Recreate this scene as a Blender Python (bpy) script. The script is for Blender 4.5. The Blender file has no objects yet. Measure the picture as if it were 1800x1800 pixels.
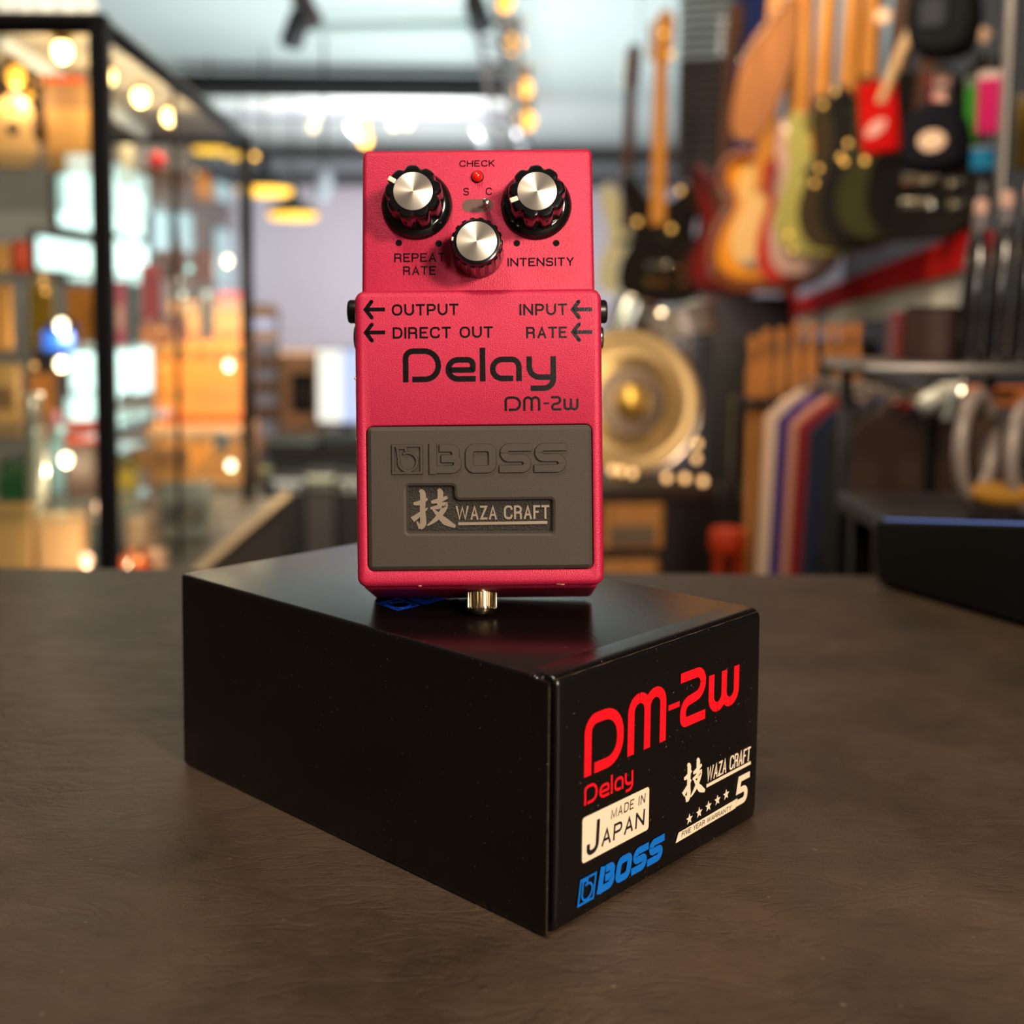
import bpy, bmesh, math, random
from mathutils import Vector, Matrix

random.seed(7)
SC = bpy.context.scene
COL = SC.collection
PI = math.pi

# ------------------------------------------------------------------ camera
F_PX, CX_PX, CY_PX = 2085.0, 900.0, 717.65
PITCH, ROLL = 0.0809, 0.009
CAM = Vector((0, 0, 0.16023))
FWD = Vector((0, math.cos(PITCH), -math.sin(PITCH)))
_u0 = Vector((0, math.sin(PITCH), math.cos(PITCH)))
RIGHT = Vector((1, 0, 0)) * math.cos(ROLL) + _u0 * math.sin(ROLL)
UP = Vector((-1, 0, 0)) * math.sin(ROLL) + _u0 * math.cos(ROLL)
cd = bpy.data.cameras.new('camera')
cam = bpy.data.objects.new('camera', cd)
COL.objects.link(cam)
cd.sensor_width = 36.0
cd.lens = 36.0 * F_PX / 1800.0
cd.shift_y = -(900.0 - CY_PX) / 1800.0
cd.clip_start, cd.clip_end = 0.02, 60
m = Matrix((RIGHT, UP, -FWD)).transposed().to_4x4()
m.translation = CAM
cam.matrix_world = m
cd.dof.use_dof = True
cd.dof.focus_distance = 0.345
cd.dof.aperture_fstop = cd.lens / 5.2
cd.dof.aperture_blades = 0
SC.camera = cam

# ------------------------------------------------------------------ world, key lights, exposure
w = bpy.data.worlds.new('world')
SC.world = w
w.use_nodes = True
w.node_tree.nodes['Background'].inputs[0].default_value = (0.62, 0.60, 0.58, 1)
w.node_tree.nodes['Background'].inputs[1].default_value = 0.07
SC.view_settings.view_transform = 'Standard'
SC.view_settings.look = 'None'
SC.view_settings.exposure = 0.0
SC.view_settings.gamma = 1.0
SC.view_settings.use_curve_mapping = False
SC.cycles.use_denoising = True
SC.cycles.max_bounces = 8
SC.cycles.transparent_max_bounces = 16
SC.cycles.sample_clamp_indirect = 4.0
SC.cycles.caustics_reflective = False
SC.cycles.caustics_refractive = False


def area(name, loc, target, size, power, color, size_y=None):
    d = bpy.data.lights.new(name, 'AREA')
    d.energy, d.color = power, color
    d.size = size
    if size_y:
        d.shape = 'RECTANGLE'
        d.size_y = size_y
    o = bpy.data.objects.new(name, d)
    COL.objects.link(o)
    o.location = loc
    o.rotation_euler = (Vector(target) - Vector(loc)).to_track_quat('-Z', 'Y').to_euler()
    return o


area('counter_lamp', (0.76, -0.72, 0.70), (0.0, 0.36, 0.08), 0.20, 24.0, (1.0, 0.80, 0.58))
area('shop_front_lamp', (0.36, -0.85, 0.38), (0.0, 0.36, 0.12), 0.15, 4.0, (1.0, 0.88, 0.74))
area('counter_ceiling_lamp', (-0.30, -0.15, 1.25), (0.0, 0.36, 0.08), 0.30, 8.5, (1.0, 0.86, 0.68))
area('ceiling_fill', (-0.3, 6.6, -0.2), (-0.3, 6.9, 1.8), 2.4, 120, (0.88, 0.98, 0.99), 3.5)  # unseen upward fill, added to brighten the ceiling
area('ceiling_fill', (-0.4, 10.3, 0.0), (-0.4, 10.5, 1.8), 3.0, 22, (0.88, 0.95, 1.0), 2.5)  # second added ceiling fill, farther back
area('back_wall_fill', (-0.9, 8.8, 1.15), (-1.2, 13, -0.4), 1.4, 165, (1.0, 0.93, 0.93), 1.4)  # added fill aimed at the back wall, no fixture behind it
area('guitar_fill', (0.10, 2.9, 1.4), (0.75, 3.8, 0.25), 0.45, 17, (1.0, 0.80, 0.52))  # added fill, aimed to favour the farther guitars
area('amplifier_fill', (-0.62, 2.85, 0.62), (-0.85, 3.3, 0.02), 0.12, 24.0, (1.0, 0.84, 0.56))  # added fill to brighten the orange amplifier
area('clothes_fill', (0.25, 1.45, 0.9), (0.72, 2.3, 0.12), 0.3, 11.0, (1.0, 0.80, 0.56))  # added fill for the red ledge and the shirts

# ------------------------------------------------------------------ helpers


def at(px, py, Y):
    """point on the sight line through a photo pixel at world depth Y"""
    d = FWD + RIGHT * ((px - CX_PX) / F_PX) - UP * ((py - CY_PX) / F_PX)
    return CAM + d * (Y / d.y)


def S(r, g, b):
    f = lambda c: (c / 255 / 12.92) if c / 255 <= 0.04045 else ((c / 255 + 0.055) / 1.055) ** 2.4
    return (f(r), f(g), f(b), 1)


MATS = {}


def mat(name, col, rough=0.5, metal=0.0, emit=0.0, bump=0.0, bscale=200.0, var=0.0, vscale=30.0,
        spec=0.5, aniso=0.0, coat=0.0, trans=0.0, alpha=1.0, emit_col=None, coord='Object'):
    if name in MATS:
        return MATS[name]
    mt = bpy.data.materials.new(name)
    mt.use_nodes = True
    nt = mt.node_tree
    p = nt.nodes['Principled BSDF']
    p.inputs['Base Color'].default_value = col
    p.inputs['Roughness'].default_value = rough
    p.inputs['Metallic'].default_value = metal
    p.inputs['Specular IOR Level'].default_value = spec
    p.inputs['Coat Weight'].default_value = coat
    p.inputs['Transmission Weight'].default_value = trans
    p.inputs['Alpha'].default_value = alpha
    if emit:
        p.inputs['Emission Color'].default_value = emit_col or col
        p.inputs['Emission Strength'].default_value = emit
    tc = None
    if bump or var:
        tc = nt.nodes.new('ShaderNodeTexCoord')
    if bump:
        n = nt.nodes.new('ShaderNodeTexNoise')
        n.inputs['Scale'].default_value = bscale
        n.inputs['Detail'].default_value = 4
        b = nt.nodes.new('ShaderNodeBump')
        b.inputs['Strength'].default_value = bump
        b.inputs['Distance'].default_value = 0.001
        nt.links.new(tc.outputs[coord], n.inputs['Vector'])
        nt.links.new(n.outputs['Fac'], b.inputs['Height'])
        nt.links.new(b.outputs['Normal'], p.inputs['Normal'])
    if var:
        n = nt.nodes.new('ShaderNodeTexNoise')
        n.inputs['Scale'].default_value = vscale
        n.inputs['Detail'].default_value = 5
        mx = nt.nodes.new('ShaderNodeMixRGB')
        mx.blend_type = 'MULTIPLY'
        mx.inputs['Color1'].default_value = col
        r = nt.nodes.new('ShaderNodeValToRGB')
        r.color_ramp.elements[0].position = 0.3
        r.color_ramp.elements[1].position = 0.7
        k = 1 - var
        r.color_ramp.elements[0].color = (k, k, k, 1)
        r.color_ramp.elements[1].color = (1, 1, 1, 1)
        mx.inputs['Fac'].default_value = 1
        nt.links.new(tc.outputs[coord], n.inputs['Vector'])
        nt.links.new(n.outputs['Fac'], r.inputs['Fac'])
        nt.links.new(r.outputs['Color'], mx.inputs['Color2'])
        nt.links.new(mx.outputs['Color'], p.inputs['Base Color'])
    if aniso:
        p.inputs['Anisotropic'].default_value = aniso
        p.inputs['Anisotropic Rotation'].default_value = 0.25
        t = nt.nodes.new('ShaderNodeTangent')
        t.direction_type = 'RADIAL'
        t.axis = 'Z'
        nt.links.new(t.outputs['Tangent'], p.inputs['Tangent'])
    MATS[name] = mt
    return mt


def wood(name, c1, c2, scale=14.0, rough=0.45):
    """streaky wood grain along local Z"""
    if name in MATS:
        return MATS[name]
    mt = mat(name, c1, rough)
    nt = mt.node_tree
    p = nt.nodes['Principled BSDF']
    tc = nt.nodes.new('ShaderNodeTexCoord')
    mp = nt.nodes.new('ShaderNodeMapping')
    mp.inputs['Scale'].default_value = (scale * 4, scale * 4, scale * 0.35)
    n = nt.nodes.new('ShaderNodeTexNoise')
    n.inputs['Scale'].default_value = 1.0
    n.inputs['Detail'].default_value = 6
    r = nt.nodes.new('ShaderNodeValToRGB')
    r.color_ramp.elements[0].position, r.color_ramp.elements[0].color = 0.32, c1
    r.color_ramp.elements[1].position, r.color_ramp.elements[1].color = 0.68, c2
    nt.links.new(tc.outputs['Object'], mp.inputs['Vector'])
    nt.links.new(mp.outputs['Vector'], n.inputs['Vector'])
    nt.links.new(n.outputs['Fac'], r.inputs['Fac'])
    nt.links.new(r.outputs['Color'], p.inputs['Base Color'])
    return mt


def glass_mat():
    mt = bpy.data.materials.new('clear_glass')
    mt.use_nodes = True
    nt = mt.node_tree
    nt.nodes.remove(nt.nodes['Principled BSDF'])
    out = nt.nodes['Material Output']
    tr = nt.nodes.new('ShaderNodeBsdfTransparent')
    tr.inputs[0].default_value = (0.96, 0.985, 0.97, 1)
    gl = nt.nodes.new('ShaderNodeBsdfGlossy')
    gl.inputs['Roughness'].default_value = 0.02
    fr = nt.nodes.new('ShaderNodeFresnel')
    fr.inputs[0].default_value = 1.22
    ge = nt.nodes.new('ShaderNodeNewGeometry')
    ft = nt.nodes.new('ShaderNodeMath')      # reflect on the outer face only, never from inside the thin sheet
    ft.operation = 'SUBTRACT'
    ft.inputs[0].default_value = 1.0
    nt.links.new(ge.outputs['Backfacing'], ft.inputs[1])
    mu = nt.nodes.new('ShaderNodeMath')
    mu.operation = 'MULTIPLY'
    nt.links.new(fr.outputs[0], mu.inputs[0])
    nt.links.new(ft.outputs[0], mu.inputs[1])
    mx = nt.nodes.new('ShaderNodeMixShader')
    nt.links.new(mu.outputs[0], mx.inputs[0])
    nt.links.new(tr.outputs[0], mx.inputs[1])
    nt.links.new(gl.outputs[0], mx.inputs[2])
    nt.links.new(mx.outputs[0], out.inputs['Surface'])
    return mt


GLASS = glass_mat()


def fillet(pts, rad, closed=False, n=7):
    """polyline with rounded corners; rad: one radius per point"""
    out = []
    N = len(pts)
    for i, p in enumerate(pts):
        p = Vector(p)
        r = rad[i] if isinstance(rad, (list, tuple)) else rad
        if (not closed and i in (0, N - 1)) or r <= 0:
            out.append(p)
            continue
        a = Vector(pts[i - 1]) - p
        b = Vector(pts[(i + 1) % N]) - p
        la, lb = a.length, b.length
        a.normalize()
        b.normalize()
        ang = a.angle(b)
        if ang > PI - 0.02:
            out.append(p)
            continue
        t = min(r / math.tan(ang / 2), la * 0.5, lb * 0.5)
        r = t * math.tan(ang / 2)
        c = p + (a + b).normalized() * (r / math.sin(ang / 2))
        s, e = p + a * t - c, p + b * t - c
        a0 = math.atan2(s.y, s.x)
        a1 = math.atan2(e.y, e.x)
        d = (a1 - a0 + PI) % (2 * PI) - PI
        for k in range(n + 1):
            th = a0 + d * k / n
            out.append(c + Vector((math.cos(th), math.sin(th))) * r)
    return out


def rrect(x0, x1, z0, z1, r, n=6):
    return fillet([(x0, z0), (x1, z0), (x1, z1), (x0, z1)], r, True, n)


def catmull(pts, n=6, closed=True):
    out = []
    N = len(pts)
    for i in range(N if closed else N - 1):
        g = lambda k: Vector(pts[k % N]) if closed else Vector(pts[max(0, min(N - 1, k))])
        p0, p1, p2, p3 = g(i - 1), g(i), g(i + 1), g(i + 2)
        for k in range(n):
            t = k / n
            out.append(0.5 * ((2 * p1) + (p2 - p0) * t + (2 * p0 - 5 * p1 + 4 * p2 - p3) * t * t + (3 * p1 - p0 - 3 * p2 + p3) * t ** 3))
    if not closed:
        out.append(Vector(pts[-1]))
    return out


XZ = lambda u, v, h: (u, -h, v)           # 2D shape standing up, facing -Y
XY = lambda u, v, h: (u, v, h)            # 2D shape lying flat, facing +Z
YZ = lambda u, v, h: (h, u, v)


class B:
    """collects shapes into one mesh"""

    def __init__(s, k=1.0):
        s.bm = bmesh.new()
        s.k = k

    def add(s, verts, faces):
        vs = [s.bm.verts.new(Vector(v) * s.k) for v in verts]
        for f in faces:
            try:
                s.bm.faces.new([vs[i] for i in f])
            except ValueError:
                pass
        return vs

    def _merge(s, t):
        me = bpy.data.meshes.new('t')
        t.to_mesh(me)
        t.free()
        s.bm.from_mesh(me)
        bpy.data.meshes.remove(me)

    def box(s, x0, x1, y0, y1, z0, z1, bev=0.0, seg=2, mtx=None):
        t = bmesh.new()
        bmesh.ops.create_cube(t, size=1)
        for v in t.verts:
            v.co = Vector(((x0 + x1) / 2 + v.co.x * (x1 - x0), (y0 + y1) / 2 + v.co.y * (y1 - y0), (z0 + z1) / 2 + v.co.z * (z1 - z0)))
        if bev:
            bmesh.ops.bevel(t, geom=t.edges[:], offset=bev, segments=seg, profile=0.5, affect='EDGES')
        for v in t.verts:
            v.co = (mtx @ v.co if mtx else v.co) * s.k
        s._merge(t)
        return s

    def loft(s, loops, cap0=True, cap1=True):
        """loops: lists of 3D points, equal counts"""
        n = len(loops[0])
        vs, fs = [], []
        for L in loops:
            vs += [tuple(p) for p in L]
        for i in range(len(loops) - 1):
            for j in range(n):
                k = (j + 1) % n
                fs.append((i * n + j, i * n + k, (i + 1) * n + k, (i + 1) * n + j))
        if cap0:
            fs.append(tuple(range(n))[::-1])
        if cap1:
            fs.append(tuple((len(loops) - 1) * n + j for j in range(n)))
        s.add(vs, fs)
        return s

    def prism(s, pts, h0, h1, mp=XZ, ch=0.0):
        """2D outline extruded h0..h1, optional chamfer of the h1 rim"""
        loops = [[mp(p[0], p[1], h0) for p in pts]]
        if ch:
            ins = inset(pts, ch)
            loops.append([mp(p[0], p[1], h1 - ch) for p in pts])
            loops.append([mp(p[0], p[1], h1) for p in ins])
        else:
            loops.append([mp(p[0], p[1], h1) for p in pts])
        return s.loft(loops)

    def lathe(s, prof, n=32, rf=None, mtx=None):
        loops = []
        for r, z in prof:
            L = []
            for j in range(n):
                th = 2 * PI * j / n
                rr = r * (rf(th, z) if rf else 1)
                p = Vector((rr * math.cos(th), rr * math.sin(th), z))
                L.append(mtx @ p if mtx else p)
            loops.append(L)
        return s.loft(loops)

    def cyl(s, p0, p1, r0, r1=None, n=16):
        p0, p1 = Vector(p0), Vector(p1)
        q = (p1 - p0).to_track_quat('Z', 'Y')
        M = Matrix.Translation(p0) @ q.to_matrix().to_4x4()
        return s.lathe([(r0, 0), (r0 if r1 is None else r1, (p1 - p0).length)], n, mtx=M)

    def tube(s, pts, r, n=8):
        pts = [Vector(p) for p in pts]
        loops = []
        for i, p in enumerate(pts):
            d = (pts[min(i + 1, len(pts) - 1)] - pts[max(i - 1, 0)]).normalized()
            a = d.cross(Vector((0, 0, 1)))
            if a.length < 1e-3:
                a = Vector((1, 0, 0))
            a.normalize()
            b = d.cross(a).normalized()
            rr = r[i] if isinstance(r, (list, tuple)) else r
            loops.append([p + a * rr * math.cos(2 * PI * j / n) + b * rr * math.sin(2 * PI * j / n) for j in range(n)])
        return s.loft(loops)

    def torus(s, c, R, r, n=40, k=10, mtx=None):
        vs, fs = [], []
        for i in range(n):
            a = 2 * PI * i / n
            for j in range(k):
                b = 2 * PI * j / k
                p = Vector(((R + r * math.cos(b)) * math.cos(a), (R + r * math.cos(b)) * math.sin(a), r * math.sin(b)))
                vs.append((mtx @ p if mtx else p) + Vector(c))
                fs.append((i * k + j, ((i + 1) % n) * k + j, ((i + 1) % n) * k + (j + 1) % k, i * k + (j + 1) % k))
        s.add(vs, fs)
        return s

    def ball(s, c, r, n=16, sz=1.0, sx=1.0, sy=1.0):
        prof = [(max(1e-5, r * math.sin(PI * i / 10)), -r * math.cos(PI * i / 10) * sz) for i in range(11)]
        return s.lathe(prof, n, mtx=Matrix.Translation(Vector(c)) @ Matrix.Diagonal((sx, sy, 1, 1)))

    def stroke(s, pts, w, h0, h1, mp=XZ, wt=None, closed=False):
        """flat ribbon along a 2D polyline; w: width or width per point; wt: how much narrower the top is"""
        P = [Vector(p) for p in pts]
        if closed:
            P = P + [P[0]]
        n = len(P)
        L, Rr, Lt, Rt = [], [], [], []
        for i in range(n):
            if closed:
                a = P[i] - P[i - 1] if i > 0 else P[0] - P[-2]
                b = P[i + 1] - P[i] if i < n - 1 else P[1] - P[0]
            else:
                a = P[i] - P[max(i - 1, 0)] if i > 0 else P[1] - P[0]
                b = P[min(i + 1, n - 1)] - P[i] if i < n - 1 else P[-1] - P[-2]
            a = a.normalized() if a.length > 1e-9 else b.normalized()
            b = b.normalized() if b.length > 1e-9 else a
            na, nb = Vector((-a.y, a.x)), Vector((-b.y, b.x))
            mt_ = (na + nb)
            mt_ = mt_.normalized() if mt_.length > 1e-6 else na
            sc_ = min(1 / max(0.3, mt_.dot(na)), 2.0)
            ww = (w[i] if isinstance(w, (list, tuple)) else w) / 2
            wtt = ww - (wt or 0)
            L.append(P[i] + mt_ * ww * sc_)
            Rr.append(P[i] - mt_ * ww * sc_)
            Lt.append(P[i] + mt_ * wtt * sc_)
            Rt.append(P[i] - mt_ * wtt * sc_)
        vs = []
        for i in range(n):
            vs += [mp(L[i].x, L[i].y, h0), mp(Rr[i].x, Rr[i].y, h0), mp(Lt[i].x, Lt[i].y, h1), mp(Rt[i].x, Rt[i].y, h1)]
        fs = []
        for i in range(n - 1):
            a, b = i * 4, i * 4 + 4
            fs += [(a + 2, a + 3, b + 3, b + 2), (a, a + 2, b + 2, b), (a + 1, b + 1, b + 3, a + 3)]
        if not closed:
            fs += [(0, 1, 3, 2), ((n - 1) * 4, (n - 1) * 4 + 2, (n - 1) * 4 + 3, (n - 1) * 4 + 1)]
        s.add(vs, fs)
        return s

    def text(s, txt, x0, x1, z0, z1, h0, h1, mp=XZ, bold=0.0, shear=0.0):
        """lettering fitted to a rectangle"""
        cu = bpy.data.curves.new('t', 'FONT')
        cu.body = txt
        cu.size = 1
        cu.offset = bold
        cu.extrude = 0.5
        cu.resolution_u = 3
        o = bpy.data.objects.new('t', cu)
        COL.objects.link(o)
        dg = bpy.context.evaluated_depsgraph_get()
        me = bpy.data.meshes.new_from_object(o.evaluated_get(dg))
        xs = [v.co.x for v in me.vertices]
        ys = [v.co.y for v in me.vertices]
        ax, bx, ay, by = min(xs), max(xs), min(ys), max(ys)
        for v in me.vertices:
            fv = (v.co.y - ay) / (by - ay)
            u = x0 + (v.co.x - ax) / (bx - ax) * (x1 - x0) + shear * fv
            vv = z0 + fv * (z1 - z0)
            h = h1 if v.co.z > 0 else h0
            v.co = Vector(mp(u, vv, h)) * s.k
        s.bm.from_mesh(me)
        bpy.data.objects.remove(o)
        bpy.data.curves.remove(cu)
        bpy.data.meshes.remove(me)
        return s

    def build(s, name, material, parent=None, loc=None, rot=None, smooth=35):
        bmesh.ops.remove_doubles(s.bm, verts=s.bm.verts, dist=1e-7)
        bmesh.ops.recalc_face_normals(s.bm, faces=s.bm.faces)
        me = bpy.data.meshes.new(name)
        s.bm.to_mesh(me)
        s.bm.free()
        if smooth:
            for p in me.polygons:
                p.use_smooth = True
            me.set_sharp_from_angle(angle=math.radians(smooth))
        me.materials.append(material)
        o = bpy.data.objects.new(name, me)
        COL.objects.link(o)
        if parent:
            o.parent = parent
        if loc is not None:
            o.location = loc
        if rot is not None:
            o.rotation_euler = rot
        return o


def inset(pts, d):
    n = len(pts)
    P = [Vector((p[0], p[1])) for p in pts]
    area2 = sum(P[i].x * P[(i + 1) % n].y - P[(i + 1) % n].x * P[i].y for i in range(n))
    sg = 1 if area2 > 0 else -1
    out = []
    for i in range(n):
        a = (P[i] - P[i - 1])
        b = (P[(i + 1) % n] - P[i])
        a = a.normalized() if a.length > 1e-9 else b.normalized()
        b = b.normalized() if b.length > 1e-9 else a
        nn = Vector((-a.y - b.y, a.x + b.x)) * sg
        nn = nn.normalized() if nn.length > 1e-6 else Vector((-a.y, a.x)) * sg
        k = min(1 / max(0.35, nn.dot(Vector((-a.y, a.x)) * sg)), 2)
        out.append(P[i] + nn * d * k)
    return out


def thing(name, label, cat, loc=(0, 0, 0), rot=(0, 0, 0), group=None):
    o = bpy.data.objects.new(name, None)
    COL.objects.link(o)
    o.empty_display_size = 0.02
    o.location = loc
    o.rotation_euler = rot
    return tag(o, label, cat, group)


def tag(o, label, cat, group=None, kind=None):
    o['label'] = label
    o['category'] = cat
    if group:
        o['group'] = group
    if kind:
        o['kind'] = kind
    return o


def struct(o, label=None):
    o['kind'] = 'structure'
    if label:
        o['label'] = label
    return o


def dup(root, loc, rot=None, label=None, group=None):
    r = root.copy()
    COL.objects.link(r)
    r.location = loc
    if rot is not None:
        r.rotation_euler = rot
    if label:
        r['label'] = label
    if group:
        r['group'] = group
    for ch in list(root.children):
        c = ch.copy()
        COL.objects.link(c)
        c.parent = r
        for g in list(ch.children):
            d = g.copy()
            COL.objects.link(d)
            d.parent = c
    return r
# ================================================================== lettering shapes
# each glyph: strokes of (u, v, fillet as a share of the height); 9 / -9 means flush with the glyph's rim
GLY = {
    'D': [[(0, -9, 0), (0, 1, .22), (1, 1, .45), (1, 0, .45), (.2, 0, 0)]],
    'e': [[(.03, .47, 0), (1, .47, .02), (1, 1, .38), (0, 1, .42), (0, 0, .42), (9, 0, 0)]],
    'l': [[(.5, -9, 0), (.5, 9, 0)]],
    'a': [[(1, -9, 0), (1, 1, .3), (0, 1, .42), (0, 0, .42), (.78, 0, 0)]],
    'y': [[(0, 9, 0), (0, .38, .3), (1, .38, 0)], [(1, 9, 0), (1, 0, .28), (.05, 0, 0)]],
    'm': [[(0, -9, 0), (0, 1, .3), (.5, 1, .3), (.5, -9, 0)], [(.5, -9, 0), (.5, 1, .3), (1, 1, .3), (1, -9, 0)]],
    '-': [[(-9, .5, 0), (9, .5, 0)]],
    '2': [[(-9, 1, 0), (1, 1, .28), (1, .52, .28), (0, .42, .28), (0, 0, .1), (9, 0, 0)]],
    'w': [[(0, 9, 0), (0, 0, .4), (.5, 0, .4), (.5, 9, 0)], [(.5, 9, 0), (.5, 0, .4), (1, 0, .4), (1, 9, 0)]],
    'B': [[(0, -9, 0), (0, 9, 0)], [(.28, 1, 0), (.93, 1, .2), (.93, .5, .12), (.35, .5, 0)], [(.35, .5, 0), (1, .5, .12), (1, 0, .2), (0, 0, 0)]],
    'S': [[(9, 1, 0), (0, 1, .2), (0, .5, .2), (1, .5, .2), (1, 0, .2), (-9, 0, 0)]],
}


_EPS = [0]


def eps(h1):
    _EPS[0] = (_EPS[0] + 1) % 7
    return h1 + 0.004 * _EPS[0]


def glyph(b, g, x0, x1, z0, z1, w, h0, h1, mp, wt=None, shear=0.0):
    for st in GLY[g]:
        P, Rd = [], []
        for u, v, f in st:
            x = x0 if u == -9 else x1 if u == 9 else x0 + w / 2 + u * (x1 - x0 - w)
            z = z0 if v == -9 else z1 if v == 9 else z0 + w / 2 + v * (z1 - z0 - w)
            P.append((x, z))
            Rd.append(f * (z1 - z0))
        q = [Vector((p.x + shear * (p.y - z0) / (z1 - z0), p.y)) for p in fillet(P, Rd)]
        b.stroke(q, w, h0, eps(h1), mp, wt)


CAPS = {   # grotesque capitals: width in cap heights, strokes
    'U': (.72, [[(0, 9, 0), (0, 0, .34), (1, 0, .34), (1, 9, 0)]]),
    'T': (.66, [[(-9, 1, 0), (9, 1, 0)], [(.5, 9, 0), (.5, -9, 0)]]),
    'P': (.66, [[(0, -9, 0), (0, 9, 0)], [(0, 1, 0), (1, 1, .25), (1, .44, .25), (0, .44, 0)]]),
    'R': (.70, [[(0, -9, 0), (0, 9, 0)], [(0, 1, 0), (.94, 1, .25), (.94, .47, .25), (0, .47, 0)], [(.5, .47, 0), (.92, .45, .12), (.95, -9, 0)]]),
    'D': (.72, [[(0, -9, 0), (0, 9, 0)], [(0, 1, 0), (1, 1, .38), (1, 0, .38), (0, 0, 0)]]),
    'I': (.14, [[(.5, -9, 0), (.5, 9, 0)]]),
    'E': (.62, [[(9, 1, 0), (0, 1, 0), (0, 0, 0), (9, 0, 0)], [(0, .52, 0), (.92, .52, 0)]]),
    'F': (.58, [[(9, 1, 0), (0, 1, 0), (0, -9, 0)], [(0, .52, 0), (.9, .52, 0)]]),
    'C': (.74, [[(1, .72, 0), (.92, 1, .3), (0, 1, .42), (0, 0, .42), (.92, 0, .3), (1, .3, 0)]]),
    'N': (.72, [[(0, -9, 0), (0, 9, 0)], [(0, 1, 0), (1, 0, 0)], [(1, -9, 0), (1, 9, 0)]]),
    'A': (.72, [[(.0, -9, 0), (.5, 1, 0), (1, -9, 0)], [(.17, .3, 0), (.83, .3, 0)]]),
    'V': (.68, [[(.0, 9, 0), (.5, 0, 0), (1, 9, 0)]]),
    'S': (.66, [[(1, .78, 0), (.95, 1, .25), (.02, 1, .28), (.02, .52, .25), (1, .5, .25), (1, 0, .28), (.05, 0, .25), (0, .24, 0)]]),
    'H': (.70, [[(0, -9, 0), (0, 9, 0)], [(1, -9, 0), (1, 9, 0)], [(0, .52, 0), (1, .52, 0)]]),
    'K': (.70, [[(0, -9, 0), (0, 9, 0)], [(.95, 9, 0), (0, .36, 0)], [(.33, .58, 0), (1, -9, 0)]]),
    'Y': (.70, [[(0, 9, 0), (.5, .44, 0), (.5, -9, 0)], [(1, 9, 0), (.5, .44, 0)]]),
    'W': (1.12, [[(0, 9, 0), (.25, 0, 0), (.5, .97, 0), (.75, 0, 0), (1, 9, 0)]]),
    'Z': (.62, [[(-9, 1, 0), (.97, 1, 0), (.03, 0, 0), (9, 0, 0)]]),
    'M': (.84, [[(0, -9, 0), (0, 1, 0), (.5, .06, 0), (1, 1, 0), (1, -9, 0)]]),
    'J': (.54, [[(1, 9, 0), (1, 0, .34), (0, 0, .34), (0, .34, 0)]]),
}


def caps(b, txt, x0, x1, z0, z1, w, h0, h1, mp, shear=0.0, gap=.13):
    ws = [.36 if c == ' ' else .78 if c == 'O' else CAPS[c][0] for c in txt]
    k = (x1 - x0) / (sum(ws) + gap * (len(txt) - 1))
    x = x0
    for c, cw in zip(txt, ws):
        xa, xb = x, x + cw * k
        x = xb + gap * k
        sx = shear
        if c == 'O':
            a, e = (xb - xa - w) / 2, (z1 - z0 - w) / 2
            cx, cz = (xa + xb) / 2, (z0 + z1) / 2
            q = [Vector((cx + a * math.copysign(abs(math.cos(t)) ** .85, math.cos(t)), cz + e * math.copysign(abs(math.sin(t)) ** .85, math.sin(t)))) for t in [2 * PI * i / 28 for i in range(28)]]
            b.stroke([Vector((p.x + sx * (p.y - z0) / (z1 - z0), p.y)) for p in q], w, h0, eps(h1), mp, closed=True)
        elif c != ' ':
            GLY['~'] = CAPS[c][1]
            if c == 'I':
                m_ = (xa + xb) / 2
                xa, xb = m_ - w / 2, m_ + w / 2
            glyph(b, '~', xa, xb, z0, z1, w, h0, h1, mp, None, sx)


def ring_o(b, x0, x1, z0, z1, w, h0, h1, mp, wt=None, shear=0.0, r=.18):
    q = rrect(x0 + w / 2, x1 - w / 2, z0 + w / 2, z1 - w / 2, r * (z1 - z0))
    q = [Vector((p.x + shear * (p.y - z0) / (z1 - z0), p.y)) for p in q]
    b.stroke(q, w, h0, h1, mp, wt, closed=True)


def boss_word(b, xs, z0, z1, w, h0, h1, mp, wt=None, shear=0.0):
    for g, (x0, x1) in zip('BOSS', xs):
        if g == 'O':
            ring_o(b, x0, x1, z0, z1, w, h0, h1, mp, wt, shear)
        else:
            glyph(b, g, x0, x1, z0, z1, w, h0, h1, mp, wt, shear)


def boss_mark(b, x0, x1, z0, z1, w, h0, h1, mp, wt=None, shear=0.0):
    """square frame with a round b"""
    W, H = x1 - x0, z1 - z0
    sh = lambda q: [Vector((p.x + shear * (p.y - z0) / H, p.y)) for p in q]
    b.stroke(sh([Vector(p) for p in ((x0 + w / 2, z0 + w / 2), (x1 - w / 2, z0 + w / 2), (x1 - w / 2, z1 - w / 2), (x0 + w / 2, z1 - w / 2))]), w, h0, h1, mp, wt, closed=True)
    cx, cz, r = x0 + W * .52, z0 + H * .42, H * .30
    ring = [Vector((cx + r * math.cos(a), cz + r * math.sin(a))) for a in [math.radians(150 + 330 * i / 24) for i in range(25)]]
    b.stroke(sh(catmull([(x0 + W * .17, z1 - H * .08), (x0 + W * .20, z1 - H * .2), (cx - r, cz + r * .4)], 4, False) + [ring[1]] + ring[2:]), w, h0, eps(h1), mp, wt)
    b.stroke(sh([Vector((x0 + W * .17, z1 - H * .13)), Vector((x0 + W * .46, z1 - H * .13)), Vector((x0 + W * .46, z1 - H * .24))]), w, h0, eps(h1), mp, wt)


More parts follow.
